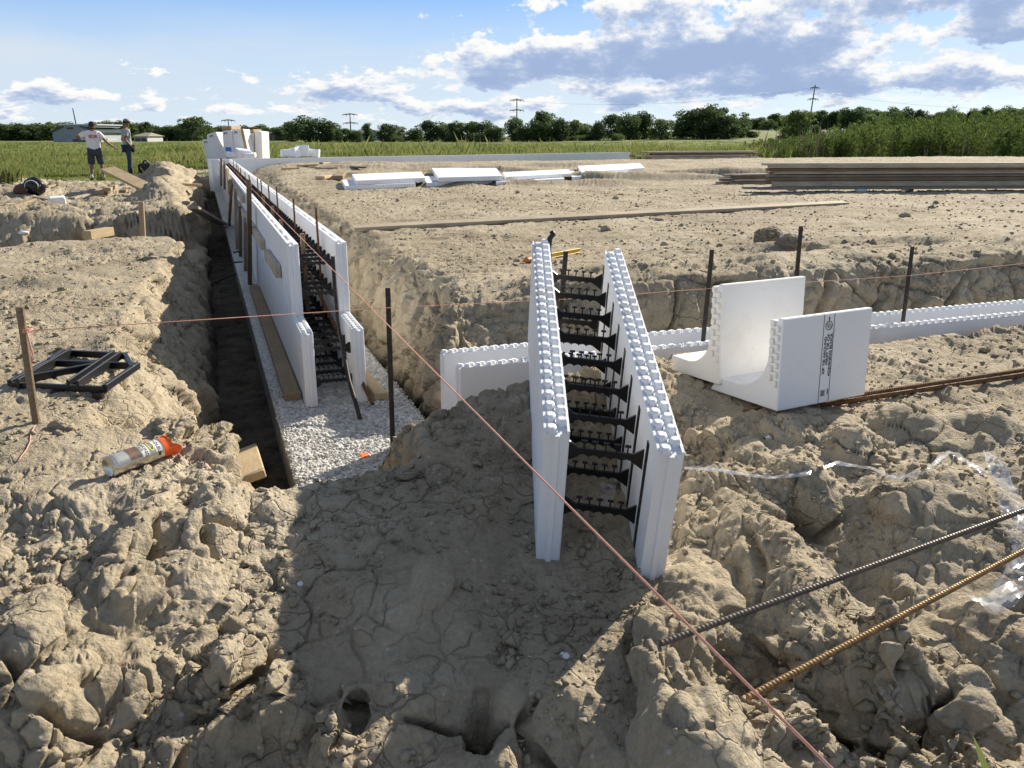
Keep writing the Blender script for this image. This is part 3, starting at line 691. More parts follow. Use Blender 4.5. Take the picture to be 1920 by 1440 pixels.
# dowels standing in the long wall's cavity
DW = 'thin rebar dowels standing in the long wall cavity'
dlist = [((592, 389), 'nearest of the thin rusty dowels in the long wall, taller than the form'), ((550, 372), 'second nearest thin dowel in the long wall, leaning beside the black ties'),
         ((518, 350), 'third thin dowel along the long wall cavity'), ((503, 347), 'fourth thin dowel along the long wall cavity')]
for (px, py), lb in dlist:
    p = hit_u(px, py, .26); lean = random.uniform(-.012, .012)
    rebar('rebar_dowel', [(p.x+lean, p.y-.03, .02), (p.x, p.y, p.z)], .0085, M['rust'], lb, 'rebar', DW, .02, True, 6)
for px, py in ((487, 338), (480, 334), (469, 328), (460, 322), (452, 315), (447, 309), (441, 304), (437, 301)):
    p = hit_u(px, py, .2)
    rebar('rebar_dowel', [(p.x, p.y, .02), (p.x+random.uniform(-.02, .02), p.y, p.z)], .0085, M['rust'], 'thin dowel among the far cluster sticking out of the long wall', 'rebar', DW, .05, False, 6)
# heavy bent bar and rusty rod at the wall's open end
pts = [hit_u(px, py, u) for px, py, u in ((624, 481, .235), (628, 540, .235), (634, 600, .235), (643, 655, .235), (654, 712, .24), (664, 745, .245), (674, 766, .26))]
pts[-1].z = .012
rebar('bent_rebar', pts, .0125, M['steel'], 'thick dark rebar bent outward at its foot in the open end of the long wall', 'rebar', None, .014)
p0 = hit_u(582, 515, .20); p1 = atz(699, 758, .035)
rebar('rebar', [p0, p0.lerp(p1, .5)+Vector((0, 0, -.01)), p1], .0115, M['rust'], 'rusty rod leaning diagonally out of the open end of the long wall', 'rebar', None, .014)
# ------------------------------------------------------------------ stakes and string
def flat_stake(px0, py0, px1, py1, base, mat, label, w=.028, th=.009, kind='stake', grp=None, cyl=False):
    b_ = Vector(base); t_ = aty(px0, py0, b_.y)
    d = t_-b_; mb = MB()
    if cyl: mb.tube([(0, 0, -.15), d*.33, d*.66, d], [.013, .0138, .013, .0145], 10)
    else: mb.box((-.15, -w/2, -th/2), (d.length, w/2, th/2), frame((0, 0, 0), d, (.35, -1, 0)))
    o = mb.build('stake', mat, bevel=0 if cyl else .0015); o.location = b_
    if cyl: smooth_by_angle(o)
    return tag(o, label, 'stake', grp)
lb0 = atz(67, 793, .55); lb0.z = hz(lb0.x, lb0.y)
stL = flat_stake(37, 575, 67, 793, lb0, M['wood_mid'], 'round brown wooden stake with pink cord knotted on it, left foreground', cyl=True)
def cav(px, py, v=-.85): return hit_v(px, py, v)
stk = []
sb = cav(737, 848); sb.z = .0; tp = cav(731, 540)
for (px0, py0, px1, py1), lb, mt in (((727, 540, 737, 850), 'tall flat dark steel stake standing in the white gravel at the trench corner', 'steel'), ((1061, 471, 1050, 600), 'narrow steel stake seen between the two panels of the foreground form block', 'steel'),
        ((1335, 468, 1328, 540), 'dark steel stake just behind the left edge of the corner form', 'steel'), ((1502, 424, 1494, 515), 'tallest dark steel stake, behind the top right of the corner form', 'steel'), ((1711, 462, 1693, 602), 'dark steel stake standing in the half buried wall at right', 'steel')):
    vv = -.85
    t_ = cav(px0, py0, vv); s_ = cav(px1, py1, vv)
    # continue the sighted line down to the footing
    d = (s_-t_); k = (t_.z-.0)/max(1e-3, t_.z-s_.z); ft = t_+d*k
    mb = MB(); dd = t_-ft; mb.box((-.1, -.0125, -.005), (dd.length, .0125, .005), frame((0, 0, 0), dd, (.3, -1, 0)))
    o = mb.build('stake', M[mt], bevel=.0012); o.location = ft; tag(o, lb, 'stake'); stk.append((t_, ft))
def string_(name, pts, r, label):
    o0 = Vector(pts[0]); mb = MB(); mb.tube([Vector(p)-o0 for p in pts], r, 6); o = mb.build(name, M['string'], smooth=True); o.location = o0; return tag(o, label, 'string line')
sL = aty(45, 621, lb0.y-.02)
cr = [sL, aty(320, 603, 3.3), cav(731, 577, -.862), cav(1060, 561, -.862), cav(1331, 541, -.862), cav(1500, 530, -.862), cav(1703, 517, -.862), cav(1920, 494, -.87), cav(2300, 462, -.87)]
cr[1].z = sL.z*.55+cr[2].z*.45; cr[1] = sL.lerp(cr[2], .47)
string_('string_line', cr, .0017, 'pink string line stretched from the left wooden stake across to the right edge')
e0 = W(.115, 20.0, .94); e1 = atz(1600, 1482, .93)
string_('string_line', [e0, e0.lerp(e1, .5)+Vector((0, 0, -.01)), e0.lerp(e1, .9)+Vector((0, 0, -.003)), e1], .0019, 'pink string line running along the long wall and diagonally to the bottom right corner')
# knot and loose tail of cord on the left stake
mb = MB(); q = sL
for k in range(3):
    zz_ = -.006+.005*k; mb.tube([(q.x+.0-.0+.0165*math.cos(a), lb0.y-.0+.0165*math.sin(a), q.z+zz_) for a in [2*math.pi*j/10 for j in range(11)]], .0017, 5)
mb.tube([(q.x+.01, lb0.y-.02, q.z), (q.x+.016, lb0.y-.026, q.z-.06), (q.x+.012, lb0.y-.026, q.z-.12), (q.x+.02, lb0.y-.024, q.z-.08), (q.x+.012, lb0.y-.022, q.z)], .0016, 5)
kn = mb.build('cord_knot', M['string'], smooth=True); kn.parent = stL; kn.matrix_parent_inverse = Matrix.Translation(-Vector(stL.location))
tail = [(66, 800), (58, 815), (57, 830), (50, 845), (40, 858), (33, 868)]
tp_ = []
for px, py in tail:
    tp_.append(gpx(px, py, .55, .004))
string_('cord_tail', tp_, .0017, 'loose end of pale cord curling on the dirt below the left stake')

for (qa, qm, qb), lb in ((((455, 511), (430, 517), (403, 531)), 'nearest thin black rod poking from the footing into the left trench'), (((455, 491), (437, 492), (425, 499)), 'middle thin black rod poking from the footing into the left trench'), (((453, 473), (445, 472), (437, 474)), 'farthest thin black rod poking from the footing into the left trench')):
    p0 = hit_u(qa[0], qa[1], -.10); P_ = [p0, aty(qm[0], qm[1], p0.y-.02), aty(qb[0], qb[1], p0.y-.05)]
    mb = MB(); o0 = P_[0].copy(); mb.tube([p-o0 for p in P_], .010, 6); o = mb.build('steel_rod', M['steel'], smooth=True); o.location = o0; tag(o, lb, 'rod')
# ------------------------------------------------------------------ boards
def board(p0, p1, w, t, mat, label, cat='board', group=None, up=(0, 0, 1), name='board'):
    p0, p1 = Vector(p0), Vector(p1); L = (p1-p0).length
    mb = MB(); mb.box((0, -w/2, 0), (L, w/2, t)); o = mb.build(name, mat, bevel=min(.004, t*.12))
    o.matrix_world = frame(p0, p1-p0, up); return tag(o, label, cat, group)
# long plank on the pad
g0 = atz(658, 426, .73); g1 = atz(1586, 379, .72)
z0 = max(hz(g0.x, g0.y), .70)+.0; z1 = hz(g1.x, g1.y)
g0 = atz(660, 424, .655); g1 = atz(1585, 379, .635)
board((g0.x, g0.y, .615), (g1.x, g1.y, .605), .14, .04, M['wood_grey'], 'long pale plank lying alone across the dirt pad', up=(.0, -.18, 1), name='plank')
# bracing on the left face of the long wall: 2x4 uprights, walers, kickers
BR = 'wooden 2x4 uprights bracing the left side of the long wall'
ups = [((466, 336), (468, 545), .055, 'tallest 2x4 upright nearest the camera against the long wall', 'wood_mid', .045), ((459.5, 407), (460, 513), .05, 'short grey 2x4 upright just behind the tallest one', 'wood_old', .04),
       ((449.6, 386), (450, 471), .05, 'brown 2x4 upright third from the near end of the long wall', 'wood_mid', .04), ((440.5, 353), (443, 448), .06, 'leaning 2x4 upright fourth from the near end of the long wall', 'wood_old', .045),
       ((434, 336), (429, 416), .06, 'slanting 2x4 upright fifth from the near end of the long wall', 'wood_mid', .04), ((426.6, 325), (431, 366), .06, 'thin 2x4 upright sixth from the near end of the long wall', 'wood_mid', .045),
       ((420.5, 302), (421, 350), .07, 'far 2x4 upright close to the end of the long wall', 'wood_mid', .045), ((414.6, 296), (414.5, 342), .11, 'farthest 2x4 upright at the end of the long wall', 'wood_mid', .05)]
for tp2, bt, off, lb, mt, th_ in ups:
    t_ = hit_u(*tp2, -off); b_ = hit_u(*bt, -off-.03)
    b_.z = max(-.2, min(b_.z, .02)) if b_.z < .25 else b_.z
    board(b_, t_, .042, .085, M[mt], lb, 'stake', BR, up=(-DV[0], -DV[1], 0), name='stake')
def waler(pa, pb_, uo, lb, mt='wood_old', w=.089, t=.04):
    a = hit_u(*pa, -uo); c = hit_u(*pb_, -uo); board(a, c, w, t, M[mt], lb, 'board', up=(-NU[0], -NU[1], 0), name='waler')
waler((497, 459), (447, 380), .003, 'grey 2x4 waler nailed along the long wall, ending behind its nearest short block')
waler((527, 509), (505, 477), .004, 'short grey 2x4 block fixed to the long wall near its open end')
waler((459.5, 374), (436, 338), .003, 'farther 2x4 waler running along the left face of the long wall')
for (pa, pb_, lb) in (((538, 700), (463, 520), 'pale 2x4 kicker lying on the footing along the left foot of the long wall'),):
    a = atz(*pa, .0); c = W(-.055, 4.2, .0); a = W(-.062, .16, .0); board((a.x, a.y, .002), (c.x, c.y, .002), .10, .045, M['wood_new'], lb, name='kicker_board')
a = W(.45, -.02, 0); c = W(.42, .75, 0); board((a.x, a.y, .004), (c.x, c.y, .004), .08, .042, M['wood_new'], 'short pale board end on the gravel at the right foot of the long wall', name='kicker_board')
a = atz(471, 905, .10); c = atz(461, 850, -.14); board(a, c, .14, .035, M['wood_new'], 'short pale board leaning in the near end of the left trench', up=(0, -.6, 1))
a = atz(420, 433, -.1); c = atz(362, 392, .62); board((a.x, a.y, .0), c, .14, .04, M['wood_old'], 'grey board sliding from the left bank down into the trench', up=(0, 0, 1))
# wood pegs standing inside the cavity
for px, py, lb in ((566, 437, 'wood peg in the cavity nearest the open end of the long wall'), (526, 411, 'second wood peg in the cavity of the long wall'), (510, 386, 'third wood peg in the cavity of the long wall'), (493, 368, 'fourth wood peg in the cavity of the long wall')):
    p = hit_u(px, py, .17); board((p.x, p.y, .3), (p.x, p.y, p.z), .03, .05, M['wood_mid'], lb, 'peg', up=(-DV[0], -DV[1], 0), name='wood_peg')
# stake at the brow of the side pit
b_ = atz(268, 442, .54); t_ = aty(266, 378, b_.y); board((b_.x, b_.y, .40), t_, .05, .035, M['wood_new'], 'lone pale wooden stake at the brow of the left side pit', 'stake', up=(0, -1, 0), name='stake')
# loose scraps on the left
def lay(pa, pb_, z, w, t, mt, lb, lift=0, up=(0, 0, 1), zb=None):
    a = atz(*pa, z); c = atz(*pb_, z if zb is None else zb); a.z = max(a.z-.02, hz(a.x, a.y)-.01)+lift if zb is None else a.z; c.z = max(c.z-.02, hz(c.x, c.y)-.01)+lift if zb is None else c.z
    return board(a, c, w, t, M[mt], lb, up=up)
lay((163, 446), (207, 438), .55, .10, .09, 'wood_new', 'short pale wood block lying near the left pit')
a = aty(289, 361, 14.6); c = aty(203, 319, 16.6); board(a, c, .27, .05, M['wood_new'], 'wide pale plank leaning up on dirt beside the two men', up=(.5, -.8, .75))
lay((282, 346), (376, 351), .62, .1, .05, 'wood_new', 'thin pale board lying level on the heap left of the trench', .03)
lay((70, 377), (142, 387), .47, .14, .05, 'wood_old', 'grey board lying beside the white foam scrap at left')
lay((25, 392), (66, 383), .47, .09, .04, 'wood_mid', 'short board at far left below the black tool bag')
lay((174, 370), (192, 376), .5, .12, .05, 'wood_new', 'leftmost pale offcut of the scrap wood heap'); lay((188, 374), (203, 366), .5, .14, .06, 'wood_new', 'middle pale offcut of the scrap wood heap', .06); lay((203, 374), (217, 362), .5, .12, .06, 'wood_new', 'upper pale offcut of the scrap wood heap', .12); lay((230, 373), (236, 363), .5, .10, .05, 'wood_mid', 'rightmost offcut of the scrap wood heap', .05)
lay((205, 355), (250, 350), .5, .2, .05, 'wood_old', 'dark grey board lying under the leaning wide plank'); lay((88, 355), (115, 350), .45, .08, .04, 'wood_new', 'small pale stick lying right of the black tool bag'); lay((135, 349), (158, 347), .45, .1, .04, 'wood_mid', 'small board scrap below the man in shorts'); lay((135, 376), (170, 371), .48, .12, .05, 'wood_old', 'weathered grey board left of the scrap wood heap')
# scattered lumber at the far left of the pad
lay((525, 318), (600, 325), .60, .1, .04, 'wood_old', 'grey board at the left of the scattered pad lumber'); lay((545, 311), (683, 326), .62, .14, .045, 'wood_mid', 'long brown board crossing the scattered pad lumber', .05); lay((560, 322), (594, 321), .62, .2, .045, 'wood_new', 'bright flat board in the scattered pad lumber', .02)
lay((592, 326), (636, 326), .6, .12, .05, 'wood_new', 'short pale board at the front of the scattered pad lumber'); lay((600, 334), (615, 331), .69, .2, .06, 'wood_new', 'small bright wood scrap in front of the scattered pad lumber'); lay((634, 335), (640, 329), .69, .2, .08, 'wood_mid', 'stubby wood offcut right of the scattered pad lumber'); lay((530, 327), (560, 326), .6, .12, .06, 'wood_new', 'pale block under the left of the scattered pad lumber'); lay((603, 318), (652, 313), .62, .12, .04, 'wood_new', 'pale board at the back of the scattered pad lumber', .02)
lay((508, 303), (575, 307), .62, .1, .04, 'wood_mid', 'far thin board left on the pad near the wall corner'); lay((457, 310), (507, 298), .64, .09, .04, 'wood_mid', 'far board slanting beside the end of the long wall', .03)
# lumber stacks
def stack(pL, pR, zb, layers, w, lab, seed, dx=.12, mats=('wood_old', 'wood_old', 'wood_mid')):
    r = random.Random(seed); dx *= 1.6; a = atz(*pL, zb); c = atz(*pR, zb); d = (c-a); L = d.length; d.normalize(); n = Vector((-d.y, d.x, 0)); z = zb
    for k, t in enumerate(layers):
        s0 = r.uniform(-dx, dx); o0 = r.uniform(-.03, .03)
        for side in (0, 1):
            p = a+d*(s0+side*r.uniform(-.2, .25))+n*(w*.25+o0+side*w*.52); p.z = z; e = p+d*(L+r.uniform(-.2, .2)); e.z += r.uniform(-.004, .004)
            board(p, e, w*.49, t-.006-r.uniform(0, .008), M[mats[(k+side) % len(mats)]], lab(k)+(', front side' if side == 0 else ', rear side'), 'board', 'boards stacked on the dirt pad')
        z += t
    return z
ordn = ['bottom', 'second from the bottom', 'third from the bottom', 'fourth from the bottom', 'fifth from the bottom', 'sixth from the bottom', 'seventh from the bottom', 'eighth from the bottom', 'topmost']
lz = .605
for px in (1500, 1720, 2000):   # bearers
    p = atz(px, 357, lz); board((p.x-.1, p.y+.02, lz-.02), (p.x-.1, p.y+.34, lz-.02), .09, .05, M['wood_old'], 'dark bearer under the long lumber stack, %s' % ('left end' if px == 1500 else 'middle' if px == 1720 else 'right end'))
stack((1432, 356), (2420, 352), lz+.035, [.055, .10, .065, .05, .045, .06, .045, .045], .32, lambda k: 'weathered board in the long lumber stack at right, ' + (ordn[k] if k < 7 else 'topmost'), 3)
stack((1371, 346), (1500, 343), lz-.0, [.06, .055, .045, .05], .30, lambda k: 'board in the short stack left of the long stack, ' + (ordn[k] if k < 3 else 'topmost'), 5, .06)
stack((1360, 324), (1480, 322), lz-.0, [.07, .05], .35, lambda k: 'board in the low stack behind the long lumber stack, ' + ('bottom' if k == 0 else 'topmost'), 8, .06)
stack((1208, 299), (1412, 297), lz+.12, [.09, .07, .06, .07], .5, lambda k: 'dark board in the far stack before the weeds, ' + (ordn[k] if k < 3 else 'topmost'), 6, .35)
# flat foam sheets in four pairs
def sheet(c4, z, t, lb, mt='foam'):
    pts = [atz(px, py, z) for px, py in c4]; a = pts[0]
    P = [(p.x-a.x, p.y-a.y, 0) for p in pts]
    mb = MB(); mb.add(P+[(x, y, t) for x, y, _ in P], [(3, 2, 1, 0), (4, 5, 6, 7), (0, 1, 5, 4), (1, 2, 6, 5), (2, 3, 7, 6), (3, 0, 4, 7)])
    d = Vector(P[1]); L = d.length; d.normalize(); nn = Vector((d.y, -d.x, 0))
    for k in range(int(L/.06)):     # moulded ribs along the long edge
        q = d*(.02+k*.06)+nn*.006; q2 = q+d*.03
        mb.add([q+Vector((0, 0, .012)), q2+Vector((0, 0, .012)), q2+Vector((0, 0, t-.012)), q+Vector((0, 0, t-.012)), q-nn*.012+Vector((0, 0, .012)), q2-nn*.012+Vector((0, 0, .012)), q2-nn*.012+Vector((0, 0, t-.012)), q-nn*.012+Vector((0, 0, t-.012))], [(0, 1, 2, 3), (3, 2, 6, 7), (0, 4, 5, 1), (1, 5, 6, 2), (0, 3, 7, 4)])
    o = mb.build('foam_sheet', M[mt], bevel=.006); o.location = (a.x, a.y, z); return tag(o, lb, 'foam sheet', 'flat foam sheets laid in pairs on the dirt pad')
zs_ = .605
sheet(((647, 357), (779, 351), (770, 339), (641, 345)), zs_, .085, 'white foam sheet, lower one of the leftmost pair on the pad'); sheet(((667, 347), (798, 341), (790, 329), (660, 334)), zs_+.087, .085, 'white foam sheet, upper one of the leftmost pair on the pad')
sheet(((800, 351), (924, 346), (918, 334), (795, 338)), zs_, .085, 'white foam sheet, lower one of the second pair, wide tilted top'); sheet(((822, 341.5), (942, 338), (930, 321), (809, 322)), zs_+.09, .09, 'white foam sheet, upper one of the second pair, widest bright top')
sheet(((930, 347.5), (1058, 341), (1052, 332), (925, 338)), zs_, .075, 'white foam sheet, lower one of the third pair on the pad'); sheet(((948, 338), (1072, 331), (1066, 323), (942, 329)), zs_+.083, .075, 'white foam sheet, upper one of the third pair on the pad')
sheet(((1072, 338), (1192, 330), (1186, 320), (1066, 328)), zs_, .085, 'white foam sheet, lower one of the rightmost pair on the pad'); sheet(((1089, 329), (1208, 320), (1200, 311), (1082, 317)), zs_+.09, .085, 'white foam sheet, upper one of the rightmost pair on the pad')
# ------------------------------------------------------------------ spray can
def text_mesh(txt, size, ext=.0002, align='CENTER', offset=0.0):
    cu = bpy.data.curves.new('lettering', 'FONT'); cu.body = txt; cu.size = size; cu.extrude = ext; cu.align_x = align; cu.align_y = 'CENTER'; cu.offset = offset; cu.resolution_u = 3
    o = bpy.data.objects.new('lettering', cu); C.objects.link(o); bpy.context.view_layer.update()
    me = bpy.data.meshes.new_from_object(o.evaluated_get(bpy.context.evaluated_depsgraph_get())); bpy.data.objects.remove(o); return me
def spray_can():
    a = gpx(205, 893, .55); c = gpx(316, 852, .55); zc_ = max(a.z, c.z-.02); a.z = zc_+.030; c.z = max(c.z, zc_)+.031
    ax = (c-a).normalized(); rad = .0335
    root = empty('spray_can', a, 'silver marking spray can with bright orange cap lying on the dirt at left', 'spray can')
    Mx = frame((0, 0, 0), ax, Vector((0, -.55, .83))).copy(); root.matrix_world = Matrix.Translation(a) @ Mx
    def lathe(prof, n=36):
        mb = MB(); V_ = []; F_ = []
        for x, r in prof:
            for j in range(n): q = 2*math.pi*j/n; V_.append((x, r*math.cos(q), r*math.sin(q)))
        for k in range(len(prof)-1):
            for j in range(n): F_.append((k*n+j, k*n+(j+1) % n, (k+1)*n+(j+1) % n, (k+1)*n+j))
        F_.append(tuple(range(n-1, -1, -1))); F_.append(tuple((len(prof)-1)*n+j for j in range(n))); return mb.add(V_, F_)
    bd = lathe([(.012, .002), (.006, .022), (0, .029), (0, .0325), (.003, rad+.0012), (.006, rad+.0012), (.008, rad-.0012), (.012, rad), (.178, rad), (.181, rad+.001), (.184, rad-.002), (.19, .028), (.192, .010)]).build('can_body', M['can'], root, smooth=True); smooth_by_angle(bd, 40)
    def band(x0, x1, q0, q1, dr, n=14):
        mb = MB(); r = rad+dr; V_ = []
        for x in (x0, x1):
            for rr in (rad-.001, r):
                for k in range(n+1):
                    q = q0+(q1-q0)*k/n; V_.append((x, rr*math.sin(q), rr*math.cos(q)))
        m = n+1; F_ = []
        for k in range(n): F_ += [(m+k, m+k+1, 3*m+k+1, 3*m+k), (k, k+1, m+k+1, m+k), (2*m+k, 3*m+k, 3*m+k+1, 2*m+k+1)]
        return mb.add(V_, F_)
    lab = band(.016, .176, -1.15, 1.15, .0004, 20).build('label', M['can_label'], root, smooth=True); smooth_by_angle(lab, 40)
    band(.060, .100, -1.0, .75, .0008).build('label_picture', M['green_print'], lab)
    band(.103, .128, -1.1, .9, .0008).build('label_panel', M['white_print'], lab)
    band(.150, .174, -1.1, 1.1, .0008, 18).build('label_panel', M['white_print'], lab)
    for q in (.35, .62, .89): band(.132, .140, q, q+.2, .0011, 4).build('label_square', M['red'], lab); band(.142, .149, q, q+.2, .0011, 4).build('label_square', M['red'], lab)
    oval = MB(); n = 24; V_ = []
    for rx, rq in ((.0095, .62), (.0068, .5)):
        for k in range(n):
            t_ = 2*math.pi*k/n; q = -.22+rq*math.cos(t_); V_.append((.141+rx*math.sin(t_), (rad+.0012)*math.sin(q), (rad+.0012)*math.cos(q)))
    oval.add(V_, [(k, (k+1) % n, n+(k+1) % n, n+k) for k in range(n)]).build('label_oval', M['yellow_print'], lab)
    oval = MB(); V_ = []
    for k in range(n): t_ = 2*math.pi*k/n; q = -.22+.5*math.cos(t_); V_.append((.141+.0068*math.sin(t_), (rad+.0010)*math.sin(q), (rad+.0010)*math.cos(q)))
    oval.add(V_, [tuple(range(n))]).build('label_oval', M['black_print'], lab)
    def wrap(txt, size, xc, qc, mat):
        me = text_mesh(txt, size, .0, offset=.0002)
        for v in me.vertices:
            q = qc-v.co.x/rad; r = rad+.0013; v.co = (xc-(-v.co.y)*1.0*1.0, r*math.sin(q), r*math.cos(q)) if False else (xc+v.co.y, r*math.sin(q), r*math.cos(q))
        o = bpy.data.objects.new('lettering', me); C.objects.link(o); me.materials.append(mat); o.parent = lab
    wrap('RUST-OLEUM', .0155, .162, -.12, M['black_print']); wrap('MARKING', .0165, .117, -.05, M['black_print'])
    wrap('INVERTED', .006, .1065, -.1, M['black_print'])
    for k in range(6): band(.026+k*.005, .0275+k*.005, -.8, .3+.1*(k % 3), .0009, 8).build('small_print', M['white_print'], lab)
    # crown shaped cap with cut-outs
    mb = MB(); n = 40; V_ = []
    def tip(q): s = math.cos(2*q); return .214+.030*max(0.0, s)**.6-.006*max(0.0, -s)
    for rr, xs in ((.0335, None), (.030, None)):
        for k in range(n): q = 2*math.pi*k/n; V_.append((.184, rr*math.cos(q), rr*math.sin(q)))
        for k in range(n): q = 2*math.pi*k/n; V_.append((.205, (rr+.0005)*math.cos(q), (rr+.0005)*math.sin(q)))
        for k in range(n): q = 2*math.pi*k/n; V_.append((tip(q), (rr+.0065)*math.cos(q), (rr+.004)*math.sin(q)))
    F_ = []
    for k in range(n):
        j = (k+1) % n
        for L_ in (0, n): F_ += [(L_+k, L_+j, L_+n+j, L_+n+k), (3*n+L_+k, 3*n+L_+n+k, 3*n+L_+n+j, 3*n+L_+j)]
        F_ += [(2*n+k, 2*n+j, 5*n+j, 5*n+k), (k, 3*n+k, 3*n+j, j)]
    mb.add(V_, F_); cap = mb.build('cap', M['orange'], root, smooth=True); smooth_by_angle(cap, 40)
    lathe([(.186, .004), (.186, .027), (.2, .027), (.198, .007), (.208, .006), (.208, .002)], 20).build('nozzle', M['orange'], cap)
spray_can()
# ------------------------------------------------------------------ black plastic frame on the ground
def black_frame():
    def G(px, py, dz=.0): q = atz(px, py, .585); return Vector((q.x, q.y, 0))
    cs = [(18, 716), (196, 724), (258, 682), (92, 676)]
    A_, B_, C_, D_ = [G(*c) for c in cs]; o = (A_+B_+C_+D_)/4
    zc = [hz(p.x, p.y) for p in (A_, B_, C_, D_)]; zb = max(.56, min(.64, max(zc)+.004, sum(zc)/4+.035))
    root = empty('black_plastic_frame', (o.x, o.y, zb), 'open black plastic lattice frame lying flat on the dirt at left behind the stake', 'plastic frame')
    def bar(mb, p, q, w=.019, t=.030, z=-.006):
        p = p-o; q = q-o; mb.box((-.004, -w/2, z), ((q-p).length+.004, w/2, z+t), frame(p, q-p))
    mb = MB(); bar(mb, A_, B_); bar(mb, B_, C_, z=.002); bar(mb, C_, D_, z=-.001); bar(mb, D_, A_, z=.003); mb.build('frame', M['black'], root, bevel=.002)
    E_, F_ = G(118, 658), G(234, 664)
    mb = MB(); bar(mb, E_, F_, z=.001); bar(mb, F_, C_.lerp(B_, .18), z=.004); bar(mb, E_, D_.lerp(A_, .0)+Vector((.0, 0, 0)), z=.005); bar(mb, G(132, 660), G(34, 719), .012, .04, .004); mb.build('frame', M['black'], root, bevel=.002)
    mb = MB(); bar(mb, G(214, 664), G(128, 722), .011, .04, .006); bar(mb, G(226, 666), G(146, 723), .011, .04, .0055); mb.build('crossbar', M['black'], root, bevel=.002)
    mb = MB(); bar(mb, G(60, 708), G(176, 686), .022, .036, .003); mb.build('brace', M['black'], root, bevel=.002)
    for px, py in ((103, 724), (182, 728)):
        mb = MB(); p = G(px, py)-o; mb.box((p.x-.02, p.y-.01, -.02), (p.x+.02, p.y+.012, .004)); mb.build('foot', M['black'], root)
black_frame()
# ------------------------------------------------------------------ yellow level, hook, bottle, concrete block
def level():
    a = gpx(992, 492, .6, .022); c = gpx(1086, 474, .6, .022)
    root = empty('spirit_level', a, 'yellow spirit level with an orange end cap lying on the dirt behind the foreground block', 'spirit level'); root.matrix_world = frame(a, c-a) @ Matrix.Diagonal((1, .8, .62, 1)); L = (c-a).length
    mb = MB(); mb.box((.02, -.012, -.03), (L, .012, .03)); mb.box((.0, -.016, .022), (L, .016, .031)); mb.box((.0, -.016, -.031), (L, .016, -.022)); mb.build('level_body', M['yellow'], root, bevel=.002)
    mb = MB(); mb.tube([(-.04, 0, 0), (-.036, 0, 0), (.02, 0, 0)], [.022, .034, .036], 14); mb.build('cap', simple('amber_cap', (.45, .17, .03), rough=.4), root, smooth=False)
    for x in (.2, .42): mb = MB(); mb.box((x, -.014, .0), (x+.05, .014, .034)); mb.build('vial', simple('lime_vial', (.45, .45, .05), rough=.2), root, bevel=.003)
level()
def hook():
    b_ = fb.matrix_basis @ Vector((TB+.012, LB-.03, .34)); t1 = aty(1029, 466, b_.y); t2 = aty(1031, 447, b_.y); t3 = aty(1037, 440, b_.y); t4 = aty(1034, 433, b_.y)
    mb = MB(); o0 = Vector(b_); P = [b_, t1, t2, t3, t4]; mb.tube([p-o0 for p in P], [.008, .010, .011, .012, .010], 8)
    o = mb.build('tie_hook', M['black'], smooth=True); Mi = Matrix.Translation(b_); o.parent = fb
    bpy.context.view_layer.update(); o.matrix_parent_inverse = fb.matrix_world.inverted(); o.matrix_basis = Mi
hook()
def bottle(p, ax, lab, cap='blue_print'):
    root = empty('plastic_bottle', p, lab, 'bottle'); root.matrix_world = frame(p, ax)
    mb = MB(); mb.tube([(0, 0, 0), (.01, 0, 0), (.06, 0, 0), (.12, 0, 0), (.16, 0, 0), (.19, 0, 0)], [.026, .032, .030, .032, .028, .012], 14); m, t, bb, _ = nt('clear_plastic'); bb.inputs['Base Color'].default_value = (.75, .8, .85, 1); bb.inputs['Roughness'].default_value = .15; bb.inputs['Transmission Weight'].default_value = .5
    mb.build('bottle_body', m, root, smooth=True); mb = MB(); mb.tube([(.188, 0, 0), (.21, 0, 0)], .015, 12); mb.build('bottle_cap', M[cap], root)
q = atz(1462, 463, .62); q.z = hz(q.x, q.y)+.03; bottle(q, (1, .15, .02), 'clear drink bottle with a blue cap lying below the clod heap')
q = atz(1605, 360, .61); q.z = hz(q.x, q.y)+.03; bottle(q, (1, .1, 0), 'pale drink bottle lying under the long lumber stack', 'white_print')
q = atz(807, 296, .58); q.z = hz(q.x, q.y); mb = MB(); mb.box((-.14, -.1, -.05), (.14, .1, .36)); o = mb.build('concrete_block', M['concrete'], bevel=.02); o.location = q; o.rotation_euler = (0, .04, .4); tag(o, 'squat pale concrete block standing on the far side of the pad', 'block')
# clods heaped on the brow
def rock(r, seed, sub=3, sq=(1, 1, .8)):
    bm = bmesh.new(); bmesh.ops.create_icosphere(bm, subdivisions=sub, radius=1)
    V_ = np.array([v.co for v in bm.verts], np.float32); d = .28*gnoise(V_*1.3+seed*7.1, 5)+.16*gnoise(V_*3+seed, 6)+.08*gnoise(V_*7+seed, 7)+.04*gnoise(V_*15+seed, 8)
    f1, f2, _ = worley(V_*1.5+seed*3, 9); d -= .12*(1-sst(f2-f1, 0, .10)); f1, f2, i1 = worley(V_*3.2+seed, 10); d += .16*(i1-.5)*sst(f2-f1, 0, .15)+.03*gnoise(V_*34+seed, 12)
    for v, dd in zip(bm.verts, d): v.co = Vector((v.co.x*sq[0], v.co.y*sq[1], v.co.z*sq[2]))*(1+float(dd))*r
    me = bpy.data.meshes.new('clay_clod'); bm.to_mesh(me); bm.free(); me.materials.append(M['ground']); me.polygons.foreach_set('use_smooth', np.ones(len(me.polygons), bool))
    cc = me.color_attributes.new('cover', 'FLOAT_COLOR', 'POINT'); cc.data.foreach_set('color', np.tile(np.array([0, 0, 0, 1], np.float32), len(me.vertices)))
    return me
